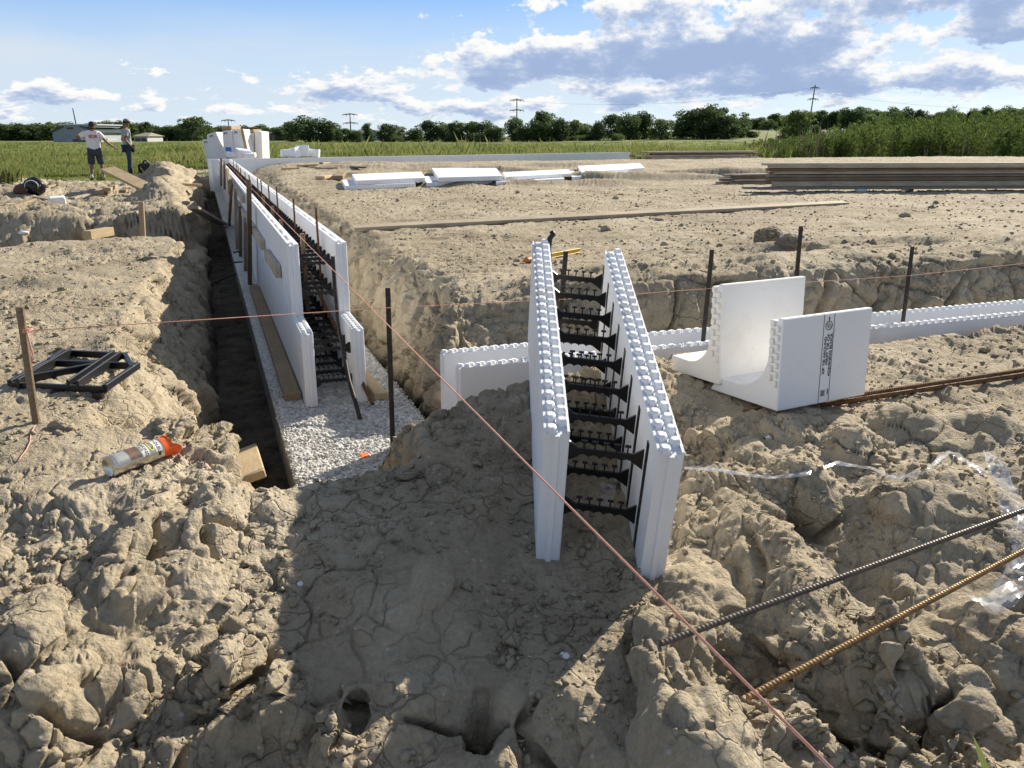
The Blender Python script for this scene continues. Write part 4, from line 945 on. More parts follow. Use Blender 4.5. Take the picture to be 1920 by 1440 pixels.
for px, py, r, lb in ((1443, 437, .14, 'largest round clay clod crowning the small heap behind the corner form'), (1481, 448, .10, 'clay clod at the right shoulder of the clod heap'), (1432, 452, .06, 'clay clod at the left foot of the clod heap'), (1530, 458, .085, 'single clay clod just right of the tallest steel stake'),
        (1137, 431, .06, 'flat clay clod alone in the middle of the dirt pad'), (1246, 453, .035, 'small clay clod on the pad right of the yellow level'), (1155, 372, .05, 'small dark clod near the long plank'), (1697, 401, .07, 'dark clod in the right part of the dirt pad'), (1350, 455, .03, 'tiny clod near the brow behind the corner form')):
    p = atz(px, py+(18 if r > .08 else 0), .62); g = hz(p.x, p.y); o = bpy.data.objects.new('clay_clod', rock(r, random.randint(0, 99), 5 if r > .08 else 3)); C.objects.link(o)
    if r > .08: p = aty(px, py, p.y)
    o.location = (p.x, p.y, max(g+r*.15, p.z-.05 if r > .08 else g)); o.rotation_euler = (0, 0, random.uniform(0, 6)); tag(o, lb, 'clod')
for px, py, r, mt, lb in ((563, 1098, .009, 'pebble', 'small pale grey pebble on the shaded mound'), (1438, 854, .013, 'white_print', 'small white scrap on the dirt right of the form block'), (1062, 1199, .010, 'pebble', 'shiny grey pebble on the shaded mound below the form block'), (1055, 1194, .007, 'white_print', 'tiny white flake beside the shiny pebble')):
    p = atz(px, py, .41); p.z = hz(p.x, p.y)+r*.3; me = rock(r, 3, 2); me.materials.clear(); me.materials.append(M[mt]); o = bpy.data.objects.new('pebble', me); C.objects.link(o); o.location = p; tag(o, lb, 'pebble')
# ------------------------------------------------------------------ plastic wrap strips
def film():
    m, t, b, out = nt('clear_film'); b.inputs['Base Color'].default_value = (.85, .88, .95, 1); b.inputs['Roughness'].default_value = .18; b.inputs['Specular IOR Level'].default_value = .8
    tr = t.nodes.new('ShaderNodeBsdfTransparent'); mx = t.nodes.new('ShaderNodeMixShader'); v = objvec(t)
    mp = t.nodes.new('ShaderNodeMapping'); mp.inputs['Scale'].default_value = (1, 1, 1); t.links.new(v, mp.inputs[0])
    t.links.new(ramp(t, noise(t, v, 11, 3, .5), [(.36, .10), (.68, .5)]), mx.inputs[0]); t.links.new(tr.outputs[0], mx.inputs[1]); t.links.new(b.outputs[0], mx.inputs[2]); t.links.new(mx.outputs[0], out.inputs[0])
    bump(t, b, noise(t, v, 18, 2), .5, .006); return m
M['film'] = film()
def strip(px, z, wpx, lab, n=60, seed=0):
    r = random.Random(seed); P = []
    for a in px:
        q = gpx(a[0], a[1], z, .016); q.z += (a[2] if len(a) > 2 else 0); P.append((q, a[3] if len(a) > 3 else wpx))
    for _ in range(2):
        for k in range(1, len(P)-1): P[k][0].z = max(P[k][0].z, .5*(P[k-1][0].z+P[k+1][0].z)-.006)
    V_ = []; F_ = []; cols = 6; rows = 0
    for k in range(len(P)-1):
        for s_ in range(8):
            f = s_/8; c = P[k][0].lerp(P[k+1][0], f); w = P[k][1]*(1-f)+P[k+1][1]*f
            t_ = (P[min(k+1, len(P)-1)][0]-P[max(k, 0)][0]).normalized(); sd = Vector((-t_.y, t_.x, .25*math.sin(k*1.7+s_*.4))).normalized()
            for j in range(cols):
                V_.append(tuple(c+sd*w*(j/(cols-1)-.5)+Vector((0, 0, .006*math.sin(j*2.4+k*2.1+s_*.7)+r.uniform(-.0015, .0015)))))
            rows += 1
    for i in range(rows-1):
        for j in range(cols-1): F_.append((i*cols+j, i*cols+j+1, (i+1)*cols+j+1, (i+1)*cols+j))
    o = mesh_np('plastic_strip', np.array(V_), np.array(F_), M['film']); return tag(o, lab, 'plastic strip')
strip([(1284, 886, .0, .014), (1340, 888, .0, .013), (1400, 901, .004, .012), (1450, 909, .004, .014), (1510, 899, .004, .013), (1565, 893, .004, .013), (1630, 906, .004, .012), (1680, 910, .004, .012), (1735, 893, .006, .012), (1775, 874, .008, .02), (1815, 885, .0, .04), (1850, 899, .0, .05)], .47, .022, 'long clear plastic strip winding over the dirt right of the form block', seed=1)
strip([(1843, 880, .05, .02), (1862, 915, .06, .05), (1880, 950, .05, .07), (1893, 990, .03, .075), (1900, 1030, .035, .06), (1910, 1046, .03, .05), (1912, 1080, .0, .05), (1895, 1112, .0, .07), (1870, 1135, .0, .09), (1835, 1148, .0, .10)], .5, .06, 'crumpled clear plastic strip hanging over both rebars at the right edge', seed=2)
strip([(1140, 915, .0, .06), (1136, 945, .0, .05), (1128, 968, .0, .04)], .48, .05, 'scrap of clear film on the dirt between the panels of the form block', seed=3)
# ------------------------------------------------------------------ wrapped foam bundles by the far corner
def bundle(corners, Y, depth, lab, mat='white_wrap', cat='foam bundle', prints=(), topmat=None, lean=0.0, seams=()):
    P = [aty(px, py, Y) for px, py in corners]     # bottom-left, bottom-right, top-right, top-left as seen
    for a_, b_ in ((0, 3), (1, 2)):
        d_ = P[a_]-P[b_]; P[a_] = P[a_]+d_*((P[a_].z-hz(P[a_].x, P[a_].y)+.05)/max(.1, -d_.z))
    o0 = P[0].copy(); bk = Vector((.08*depth, depth*.7, 0)); root = empty('foam_bundle', o0, lab, cat)
    p = [q-o0 for q in P]; n = 10
    mb = MB(); mb.add(p+[q+bk for q in p], [(0, 1, 2, 3), (7, 6, 5, 4), (1, 5, 6, 2), (4, 0, 3, 7), (3, 2, 6, 7), (4, 5, 1, 0)]); mb.build('wrapped_stack', M[mat], root, bevel=.03, seg=2)
    def quad(x0, y0, x1, y1, mt, nm):
        f = lambda x, y: (p[0].lerp(p[1], x)).lerp(p[3].lerp(p[2], x), y)+Vector((0, -.012, 0))
        mb = MB(); q = [f(x0, y0), f(x1, y0), f(x1, y1), f(x0, y1)]; mb.add(q+[v+Vector((0, .03, 0)) for v in q], [(0, 1, 2, 3), (0, 4, 5, 1), (1, 5, 6, 2), (2, 6, 7, 3), (3, 7, 4, 0)]); mb.build(nm, M[mt], root)
    for a in prints: quad(*a)
    if topmat:
        mb = MB(); q = [p[3], p[2], p[2]+bk, p[3]+bk]; q = [v+Vector((0, 0, .01)) for v in q]; mb.add(q+[v+Vector((0, 0, .10)) for v in q], [(0, 1, 5, 4), (1, 2, 6, 5), (2, 3, 7, 6), (3, 0, 4, 7), (4, 5, 6, 7)]); mb.build('cardboard_top', M[topmat], root)
    return root
YB = 27.2
mk = lambda x: ((x, .90, x+.025, .935, 'black_print', 'tie_print'), (x, .93, x+.30, .95, 'black_print', 'tie_print'), (x+.28, .90, x+.305, .935, 'black_print', 'tie_print'))
bundle([(386, 298), (408, 298), (397, 261), (378, 262)], YB+.25, .8, 'leftmost leaning white foam bundle at the far corner', prints=mk(.2))
bundle([(391, 298), (424, 298), (405, 247), (387, 252)], YB, .9, 'second leaning white foam bundle from the left at the far corner', prints=mk(.3))
bundle([(420, 297), (441, 297), (434, 243), (416, 245)], YB-.3, 1.0, 'tallest white foam bundle with a blue printed label at the far corner', prints=mk(.2)+((.22, .28, .75, .62, 'blue_print', 'blue_label'),), topmat='tan_board')
bundle([(441, 297), (461, 294), (451, 242), (434.5, 243)], YB-.3, 1.0, 'white foam bundle right of the blue label with cardboard showing on its side', prints=mk(.25)+((1.01, .0, 1.3, 1.02, 'tan_board', 'cardboard_side'),))
bundle([(463, 294), (477, 296), (476, 249), (461, 250)], YB+.5, .9, 'shaded face white foam bundle standing upright at the right end of the group', mat='white_wrap', topmat='tan_board')
bundle([(478, 296), (492, 294), (490, 247), (477, 245)], YB+.45, .9, 'sunlit white wrapped foam bundle at the far right of the group', mat='white_wrap')
def lump(px, py, Y, sx, sy, sz, lb, rz=0):
    p = aty(px, py, Y); mb = MB(); mb.box((-sx/2, -sy/2, 0), (sx/2, sy/2, sz)); o = mb.build('foam_scrap', M['foam'], bevel=.02); o.location = p; o.rotation_euler = (random.uniform(-.2, .2), random.uniform(-.2, .2), rz); return tag(o, lb, 'foam scrap')
lump(440, 296.5, 26.5, .5, .3, .16, 'white foam offcut lying under the blue label', .2); lump(455, 296, 26.6, .45, .35, .26, 'white foam offcut tipped between the bundles', .6); lump(469, 296, 26.5, .35, .3, .14, 'small white foam offcut below the upright bundle', .1)
lump(545, 294, 26.75, .55, .4, .22, 'leftmost white foam scrap on the far wall line', .5); lump(559, 294, 26.9, .5, .35, .3, 'middle white foam scrap heaped on the far wall line', 1.1); lump(568, 293, 27.0, .4, .3, .34, 'upper white foam scrap heaped on the far wall line', .3); lump(585, 293.5, 27.2, .45, .3, .24, 'rightmost white foam scrap on the far wall line', .05)
p = atz(109, 388, .48); mb = MB(); mb.box((-.12, -.10, -.04), (.12, .10, .09)); o = mb.build('foam_scrap', M['foam'], bevel=.03, seg=2); o.location = (p.x, p.y, hz(p.x, p.y)); o.rotation_euler = (.1, -.05, .5); tag(o, 'small white foam scrap on the dirt left of the wood scraps', 'foam scrap')
for k, (px, py, s_, lb) in enumerate(((98, 372, .09, 'crumpled translucent scrap behind the white foam scrap'), (290, 303, .10, 'white scrap on the heap right of the dark red bag'), (40, 414, .07, 'tiny pale scrap in the lumpy hollow at far left'), (1165, 296, .09, 'white scrap on the far dirt before the dark lumber'))):
    p = atz(px, py, .5 if px < 500 else .7); o = bpy.data.objects.new('litter_scrap', rock(s_, k, 2, (1, .7, .45))); C.objects.link(o); o.data.materials.clear(); o.data.materials.append(M['white_wrap']); o.location = (p.x, p.y, hz(p.x, p.y)+.02); tag(o, lb, 'litter')
# ------------------------------------------------------------------ bags
def bag_black():
    p = atz(62, 375, .47); g = hz(p.x, p.y); root = empty('tool_bag', (p.x, p.y, g), 'slumped black and brown tool bag with loops on the dirt at far left', 'tool bag')
    o = bpy.data.objects.new('bag_body', rock(.17, 21, 3, (1.1, .8, 1.0))); C.objects.link(o); o.data.materials.clear(); o.data.materials.append(M['black']); o.parent = root; o.location = (.05, 0, .13)
    o = bpy.data.objects.new('bag_pouch', rock(.12, 27, 3, (1.1, .8, .9))); C.objects.link(o); o.data.materials.clear(); o.data.materials.append(simple('brown_leather', (.10, .045, .03), rough=.6)); o.parent = root; o.location = (-.13, -.08, .08)
    mb = MB(); mb.tube([(.08+.12*math.cos(a), -.12, .15+.10*math.sin(a)) for a in [k*math.pi/7-.6 for k in range(11)]], .008, 6); mb.build('loop', M['sock'], root, smooth=True)
    mb = MB(); mb.tube([(.13, -.1, .06), (.2, -.14, .1), (.22, -.1, .16), (.17, -.05, .19)], .011, 6); mb.build('strap', M['black'], root, smooth=True)
bag_black()
def jug():
    p = atz(275, 321, .42); g = hz(p.x, p.y); root = empty('carry_case', (p.x, p.y, g-.02), 'dark red and black upright case with a top handle behind the heap by the men', 'case')
    mb = MB(); mb.box((-.19, -.15, 0), (.2, .15, .40)); o = mb.build('case_body', M['black'], root, bevel=.05, seg=3)
    for x in (-.19, .19): mb = MB(); mb.box((x-.035, -.16, .0), (x+.035, .16, .37)); mb.build('panel', M['maroon'], root, bevel=.03, seg=2)
    mb = MB(); mb.box((-.12, -.165, .05), (.12, -.14, .28)); mb.build('pocket', M['maroon'], root, bevel=.01)
    mb = MB(); mb.tube([(-.09, 0, .38), (-.06, 0, .47), (.02, 0, .48), (.08, 0, .38)], .03, 8); mb.build('handle', M['black'], root, smooth=True)
jug()
# ------------------------------------------------------------------ people
def skin_mesh(name, pts, edges, radii, mat, parent=None, root=0, sub=2):
    me = bpy.data.meshes.new(name); me.from_pydata([tuple(p) for p in pts], edges, []); o = bpy.data.objects.new(name, me); C.objects.link(o)
    s = o.modifiers.new('skin', 'SKIN'); s.use_smooth_shade = True
    if not me.skin_vertices: 
        bpy.context.view_layer.objects.active = o
    for k, r in enumerate(radii):
        sv = me.skin_vertices[0].data[k]; sv.radius = r if isinstance(r, tuple) else (r, r); sv.use_root = (k == root)
    m = o.modifiers.new('sub', 'SUBSURF'); m.levels = sub; m.render_levels = sub
    me.materials.append(mat)
    dg = bpy.context.evaluated_depsgraph_get(); bpy.context.view_layer.update(); m2 = bpy.data.meshes.new_from_object(o.evaluated_get(bpy.context.evaluated_depsgraph_get())); m2.name = name
    m2.materials.clear(); m2.materials.append(mat); o.modifiers.clear(); o.data = m2
    m2.polygons.foreach_set('use_smooth', np.ones(len(m2.polygons), bool))
    if parent: o.parent = parent
    return o
def hand(base, dr, up, s=1.0):
    """palm, four unequal curled fingers and a thumb as chains growing from the wrist"""
    dr = Vector(dr).normalized(); up = Vector(up).normalized(); sd = dr.cross(up).normalized(); P, E_, Rr = [], [], []
    return dr, up, sd
def person(loc, rz, lab, J, hair, clothes):
    """J: joints in local coordinates (x right, y forward, z up)"""
    names = list(J); P = [Vector(J[n][0]) for n in names]; Rr = [J[n][1] for n in names]; ix = {n: k for k, n in enumerate(names)}
    E_ = [(ix[a], ix[J[a][2]]) for a in names if J[a][2]]
    for sd in ('l', 'r'):     # hands: palm plus five fingers
        w = Vector(J['wrist_'+sd][0]); e = Vector(J['elbow_'+sd][0]); d = (w-e).normalized(); s_ = d.orthogonal().normalized(); o_ = d.cross(s_)
        k0 = len(P); P.append(w+d*.05); Rr.append((.038, .018)); E_.append((ix['wrist_'+sd], k0)); k1 = len(P); P.append(w+d*.09); Rr.append((.036, .016)); E_.append((k0, k1))
        for f, (off, ln) in enumerate(((-.028, .065), (-.010, .08), (.010, .075), (.027, .06))):
            a = len(P); P.append(w+d*.105+s_*off); Rr.append(.0095); E_.append((k1, a)); P.append(w+d*(.105+ln*.5)+s_*off*1.1+o_*.012); Rr.append(.009); E_.append((a, a+1)); P.append(w+d*(.105+ln*.85)+s_*off*1.1+o_*.035); Rr.append(.0075); E_.append((a+1, a+2))
        a = len(P); P.append(w+d*.045+s_*-.045+o_*.01); Rr.append(.012); E_.append((k0, a)); P.append(w+d*.085+s_*-.06+o_*.02); Rr.append(.0095); E_.append((a, a+1))
    body = skin_mesh('person', P, E_, Rr, M['skin'], None, ix['pelvis'], 2)
    body.location = loc; body.rotation_euler = (0, 0, rz); tag(body, lab, 'person')
    h = Vector(J['head'][0])
    def ell(nm, c, r, mt, sub=2, cut=None):
        bm = bmesh.new(); bmesh.ops.create_icosphere(bm, subdivisions=sub+1, radius=1)
        if cut is not None:
            bmesh.ops.delete(bm, geom=[v for v in bm.verts if v.co.z < cut], context='VERTS')
        for v in bm.verts: v.co = Vector((v.co.x*r[0], v.co.y*r[1], v.co.z*r[2]))+Vector(c)
        me = bpy.data.meshes.new(nm); bm.to_mesh(me); bm.free(); me.materials.append(mt); me.polygons.foreach_set('use_smooth', np.ones(len(me.polygons), bool)); o = bpy.data.objects.new(nm, me); C.objects.link(o); o.parent = body; return o
    fd = Vector((math.sin(-hair['turn']), math.cos(hair['turn']), 0)); fd = Vector((hair['fx'], hair['fy'], 0)).normalized()
    Mh = frame(h, fd)
    def hp(nm, mb, mt, **k): o = mb.build(nm, mt, body, **k); o.matrix_local = Mh; return o
    # face: nose, ears, eyes, mouth
    mb = MB(); mb.tube([(.088, 0, .025), (.112, 0, -.01), (.092, 0, -.018)], [.008, .014, .012], 8); hp('nose', mb, M['skin'], smooth=True)
    for sy in (-1, 1):
        mb = MB(); mb.tube([(-.005, sy*.078, .025), (-.012, sy*.092, .01), (.0, sy*.08, -.03)], [.008, .014, .008], 8); hp('ear', mb, M['skin'], smooth=True)
        mb = MB(); mb.tube([(.083, sy*.034, .022), (.093, sy*.034, .022)], [.016, .008], 8); hp('eye', mb, M['black_print'] if hair.get('shades') else M['sock'], smooth=True)
    mb = MB(); mb.box((.085, -.026, -.052), (.096, .026, -.044)); hp('mouth', mb, M['maroon'])
    if hair.get('shades'):
        mb = MB(); mb.box((.088, -.075, .008), (.104, -.006, .042)); mb.box((.088, .006, .008), (.104, .075, .042)); mb.box((.094, -.075, .032), (.1, .075, .04)); mb.box((-.01, .076, .03), (.1, .082, .038)); mb.box((-.01, -.082, .03), (.1, -.076, .038)); hp('sunglasses', mb, M['black_print'], bevel=.004)
    ell('hair', tuple(h+Vector((0, -.0, .03))-fd*.016), (.087, .092, .10), simple('dark_hair', (.02, .015, .012), rough=.8), cut=-.55)
    cap = ell('cap', tuple(h+Vector((0, 0, .055))), (.098, .105, .085), hair['cap'], cut=-.05)
    mb = MB(); n = 9; top = [(.085+.085*math.cos(a), .085*math.sin(a), .055-.012*math.cos(a)) for a in [math.pi*(k/(n-1)-.5) for k in range(n)]]
    mb.add(top+[(x, y, z-.01) for x, y, z in top], [tuple(range(n)), tuple(range(2*n-1, n-1, -1))]+[(i, i+1, n+i+1, n+i) for i in range(n-1)]); o = mb.build('cap_peak', hair['cap'], cap); o.matrix_local = Mh
    for nm, chain_pts, chain_ed, chain_r, mt in clothes:
        skin_mesh(nm, [Vector(p) for p in chain_pts], chain_ed, chain_r, mt, body, 0, 2)
    return body
def std(hips, kneeL, kneeR, ankL, ankR, elL, elR, wrL, wrR, hd=(0, .02, 1.66)):
    return {'pelvis': ((0, 0, .95), (.15, .11), None), 'waist': ((0, 0, 1.10), (.15, .10), 'pelvis'), 'chest': ((0, -.01, 1.30), (.18, .11), 'waist'), 'collar': ((0, -.01, 1.44), (.13, .08), 'chest'), 'neck': ((0, 0, 1.52), (.055, .055), 'collar'),
            'jaw': ((hd[0], hd[1]+.02, hd[2]-.06), (.062, .07), 'neck'), 'head': (hd, (.082, .095), 'jaw'), 'crown': ((hd[0], hd[1]-.005, hd[2]+.075), (.066, .075), 'head'),
            'hip_l': ((-.10, 0, .88), .095, 'pelvis'), 'knee_l': (kneeL, .06, 'hip_l'), 'calf_l': (tuple(Vector(kneeL).lerp(Vector(ankL), .35)), .056, 'knee_l'), 'ankle_l': (ankL, .036, 'calf_l'), 'toe_l': ((ankL[0]-.02, ankL[1]+.16, .03), (.04, .025), 'ankle_l'),
            'hip_r': ((.10, 0, .88), .095, 'pelvis'), 'knee_r': (kneeR, .06, 'hip_r'), 'calf_r': (tuple(Vector(kneeR).lerp(Vector(ankR), .35)), .056, 'knee_r'), 'ankle_r': (ankR, .036, 'calf_r'), 'toe_r': ((ankR[0]+.02, ankR[1]+.16, .03), (.04, .025), 'ankle_r'),
            'shoulder_l': ((-.19, -.01, 1.41), .062, 'collar'), 'elbow_l': (elL, .043, 'shoulder_l'), 'wrist_l': (wrL, .028, 'elbow_l'), 'shoulder_r': ((.19, -.01, 1.41), .062, 'collar'), 'elbow_r': (elR, .043, 'shoulder_r'), 'wrist_r': (wrR, .028, 'elbow_r')}
def dress(J, top, bot, sleeve, short):
    g = lambda n: J[n][0]; L = []
    sl = lambda s, f: tuple(Vector(g('shoulder_'+s)).lerp(Vector(g('elbow_'+s)), f))
    L.append(('shirt', [g('chest'), (g('waist')[0], g('waist')[1], 1.08), (0, 0, .90), (0, 0, .80), g('collar'), (0, 0, 1.495), g('shoulder_l'), sl('l', .45), sl('l', sleeve), g('shoulder_r'), sl('r', .45), sl('r', sleeve)],
              [(0, 1), (1, 2), (2, 3), (0, 4), (4, 5), (4, 6), (6, 7), (7, 8), (4, 9), (9, 10), (10, 11)], [(.215, .145), (.205, .15), (.21, .155), (.20, .15), (.15, .10), (.075, .07), .085, .085, .088, .085, .085, .088], top))
    if short: f = lambda s: [tuple(Vector(g('hip_'+s)).lerp(Vector(g('knee_'+s)), q)) for q in (.35, .75, 1.06)]; rr = [.115, .115, .118]
    else: f = lambda s: [tuple(Vector(g('hip_'+s)).lerp(Vector(g('knee_'+s)), .5)), g('knee_'+s), tuple(Vector(g('knee_'+s)).lerp(Vector(g('ankle_'+s)), .5)), tuple(Vector(g('ankle_'+s))+Vector((0, 0, -.02)))]; rr = [.098, .080, .072, .066]
    a = f('l'); b_ = f('r'); n = len(a); pts = [(0, 0, .93), g('hip_l')]+a+[g('hip_r')]+b_
    ed = [(0, 1)]+[(1+k, 2+k) for k in range(n)]+[(0, 2+n)]+[(2+n+k, 3+n+k) for k in range(n)]
    L.append(('shorts' if short else 'trousers', pts, ed, [(.18, .14), .118]+rr+[.118]+rr, bot))
    for s in ('l', 'r'):
        k = g('ankle_'+s); t_ = g('toe_'+s)
        if short: L.append(('sock', [tuple(Vector(k)+Vector((0, 0, .13))), tuple(Vector(k)+Vector((0, 0, -.01)))], [(0, 1)], [.050, .044], M['sock']))
        L.append(('shoe', [(k[0], k[1]-.05, .05), (k[0], k[1]+.04, .055), t_], [(0, 1), (1, 2)], [.045, .05, (.05, .035)], M['cap_dark']))
    return L
# man in white shirt, seen from behind, left forearm raised, right arm held out
pz = atz(184, 334, .36); g = hz(pz.x, pz.y)
J = std(None, (-.13, .02, .50), (.15, .02, .50), (-.17, -.03, .08), (.16, -.03, .08), (-.46, -.02, 1.27), (.36, -.02, 1.17), (-.33, .18, 1.42), (.55, .12, 1.02), hd=(.03, .03, 1.63))
p1 = person((pz.x, pz.y, g), math.atan2(-pz.x, pz.y)*1.0, 'person in white printed T-shirt, dark shorts and dark cap, seen from behind with arms out', J, dict(turn=0, fx=.75, fy=.6, cap=M['cap_dark']), dress(J, M['tee_white'], M['shorts'], .62, True))
p1.scale = (.95, .95, .95)
mb = MB()
for lo, hi in (((-.10, -.182, 1.345), (.12, -.12, 1.357)), ((-.10, -.182, 1.285), (.12, -.12, 1.297)), ((-.10, -.182, 1.285), (-.088, -.12, 1.357)), ((.108, -.182, 1.285), (.12, -.12, 1.357))): mb.box(lo, hi)
mb.build('shirt_print', M['red'], p1)
# taller man in grey shirt and jeans, side on, hand at his pocket
pz = atz(246, 325, .36); g = hz(pz.x, pz.y); a2 = math.atan2(-pz.x, pz.y)-math.pi/2+.15
J = std(None, (-.09, .03, .50), (.10, -.01, .50), (-.09, .0, .08), (.10, -.05, .08), (-.24, -.12, 1.13), (.24, -.10, 1.13), (-.22, .06, .93), (.21, .08, .93), hd=(0, .05, 1.67))
p2_ = person((pz.x, pz.y, g), a2, 'person in a grey T-shirt, jeans, tan cap and sunglasses, standing side on', J, dict(turn=0, fx=0, fy=1, cap=M['cap_tan'], shades=True), dress(J, M['tee_grey'], M['jeans'], .62, False))
p2_.scale = (1.0, 1.0, 1.0)
# ------------------------------------------------------------------ vegetation
def leafmat(name, c1, c2, tl=.35, scale=1.2):
    m, t, b, out = nt(name); v = geovec(t); info = t.nodes.new('ShaderNodeObjectInfo')
    c = ramp(t, noise(t, v, scale, 3, .6), [(.3, c1), (.7, c2)])
    c = mixc(t, .6, c, ramp(t, info.outputs['Random'], [(0, .65), (1, 1.25)]), 'MULTIPLY')
    t.links.new(c, b.inputs['Base Color']); b.inputs['Roughness'].default_value = .9; b.inputs['Specular IOR Level'].default_value = .05
    tr = t.nodes.new('ShaderNodeBsdfTranslucent'); t.links.new(c, tr.inputs[0]); mx = t.nodes.new('ShaderNodeMixShader'); mx.inputs[0].default_value = tl
    t.links.new(b.outputs[0], mx.inputs[1]); t.links.new(tr.outputs[0], mx.inputs[2]); t.links.new(mx.outputs[0], out.inputs[0]); return m
M['leaf_dark'] = leafmat('leaves_dark', (.065, .105, .044), (.14, .19, .078), .48, .6)
M['leaf_mid'] = leafmat('leaves_mid', (.085, .13, .048), (.165, .215, .085), .5, .6)
M['leaf_light'] = leafmat('leaves_light', (.10, .15, .05), (.19, .235, .085), .4, .8)
M['weed'] = leafmat('weed_leaves', (.085, .14, .034), (.17, .225, .06), .42, .35)
M['grass'] = leafmat('grass_blades', (.10, .15, .038), (.29, .29, .11), .45, .16)
M['bark'] = simple('bark', (.06, .045, .03), (.12, .09, .06), 6, .9)
def crown_mesh(name, lobes, n, leaf, seed, mat):
    r = np.random.default_rng(seed); lob = np.array(lobes, np.float32); vol = lob[:, 3]*lob[:, 4]*lob[:, 5]; pr = vol**.7; pr /= pr.sum()
    k = r.choice(len(lob), n, p=pr); d = r.normal(size=(n, 3)); d /= np.linalg.norm(d, axis=1, keepdims=True)
    rad = r.random(n)**.28; P = d*rad[:, None]
    C3 = lob[k, :3]+P*lob[k, 3:6]
    nz_ = gnoise((C3*2.1+seed).astype(np.float32), seed)+.6*gnoise((C3*5+seed).astype(np.float32), seed+1)
    C3 += d*(nz_*.22)[:, None]*lob[k, 3:6]; keep = nz_ > -.33; C3 = C3[keep]; d = d[keep]; n = len(C3)
    nrm = d+r.normal(size=(n, 3))*.9; nrm /= np.linalg.norm(nrm, axis=1, keepdims=True)
    a = np.cross(nrm, r.normal(size=(n, 3))); a /= np.linalg.norm(a, axis=1, keepdims=True); b = np.cross(nrm, a)
    s = leaf*(.6+.9*r.random(n))[:, None]; a *= s; b *= s*.65
    V = np.stack([C3-a, C3-b*.9+a*.1, C3+a, C3+b], 1).reshape(-1, 3); F = np.arange(4*n).reshape(n, 4)
    o = mesh_np(name, V, F, mat, smooth=False); me = o.data; bpy.data.objects.remove(o); return me
def trunk_mesh(h, r, seed):
    rr = random.Random(seed); mb = MB(); mb.tube([(0, 0, -.03), (rr.uniform(-.01, .01), 0, h*.35), (rr.uniform(-.03, .03), rr.uniform(-.02, .02), h*.75)], [r, r*.75, r*.4], 7)
    for k in range(5):
        z = h*(.28+.09*k); a = rr.uniform(0, 6.3); L_ = rr.uniform(.16, .3)
        mb.tube([(0, 0, z), (math.cos(a)*L_*.5, math.sin(a)*L_*.5, z+L_*.4), (math.cos(a)*L_, math.sin(a)*L_, z+L_*.95)], [r*.45, r*.3, r*.1], 5)
    me = bpy.data.meshes.new('trunk'); me.from_pydata(mb.v, [], mb.f); me.materials.append(M['bark']); return me
# prototypes in unit height
def lob(kind, seed):
    r = random.Random(seed); L = []
    if kind == 'round':
        for k in range(12): a = r.uniform(0, 6.3); q = r.uniform(.08, .40); z = r.uniform(.14, .80); s = r.uniform(.15, .27)*(1.15-.4*abs(z-.5)); L.append((q*math.cos(a), q*math.sin(a), z, s, s, s*.85))
        L.append((0, 0, .48, .38, .38, .46)); L.append((0, 0, .2, .42, .42, .2))
    elif kind == 'wide':
        for k in range(13): a = r.uniform(0, 6.3); q = r.uniform(.1, .75); z = r.uniform(.12, .72)*(1-.25*q); s = r.uniform(.17, .30); L.append((q*math.cos(a), q*math.sin(a), z, s*1.2, s*1.2, s))
        L.append((0, 0, .42, .6, .6, .4))
    elif kind == 'tall':
        for k in range(10): z = .12+.8*k/9; s = .20*(1-.62*abs(z-.42)); a = r.uniform(0, 6.3); L.append((.09*math.cos(a), .09*math.sin(a), z, s, s, s*.9))
        L.append((0, 0, .5, .17, .17, .44))
    elif kind == 'thin':
        for k in range(11): a = r.uniform(0, 6.3); q = r.uniform(.15, .5); z = r.uniform(.35, .92); s = r.uniform(.09, .16); L.append((q*math.cos(a), q*math.sin(a), z, s*1.3, s*1.3, s*.7))
        L.append((0, 0, .3, .3, .3, .25))
    return L
PR = {}
for kind, nl, lf in (('round', 3400, .034), ('wide', 3600, .036), ('tall', 2000, .030), ('thin', 1700, .030)):
    for sd in range(3):
        mats = ('leaf_dark', 'leaf_mid', 'leaf_light')
        base = crown_mesh('crown', lob(kind, sd*11+hash(kind) % 1 + len(kind)), nl, lf, sd*13+5, M['leaf_dark']); tm = trunk_mesh(.6 if kind != 'wide' else .4, .028, sd)
        for mt in mats:
            c2 = base.copy(); c2.materials.clear(); c2.materials.append(M[mt]); PR[kind, sd, mt] = (c2, tm)
tcount = 0
def tree(px, top, base, D, kind, mt, lab, wpx=None, grp=None, nm='tree'):
    global tcount; tcount += 1
    p = aty(px, base, D); g = hz(p.x, p.y); hgt = (base-top)/F_PX*D*1.03+max(0, p.z-g)*0; k = tcount % 3
    o = empty(nm, (p.x, p.y, g-.05), lab, 'tree', grp, (0, 0, random.uniform(0, 6.3)))
    ztop = aty(px, top, D).z; hgt = (ztop-g)/.97
    w = 1.0 if wpx is None else (wpx/F_PX*D)/(hgt*{'round': 1.0, 'wide': 1.75, 'tall': .5, 'thin': 1.0}[kind])
    cm, tm = PR[kind, k, mt]
    for nm2, me in (('crown', cm), ('trunk', tm)):
        c = bpy.data.objects.new(nm2, me); C.objects.link(c); c.parent = o
    o.scale = (hgt*w, hgt*w, hgt); return o
G1 = 'trees of the far left wood'; G2 = 'trees along the far edge of the field'; G3 = 'trees of the far right wood'
def T_(lst, D0, grp):
    for px, top, w, kind, mt, lb in lst: tree(px, top, 266, D0*random.uniform(.95, 1.06), kind, mt, lb, w, grp)
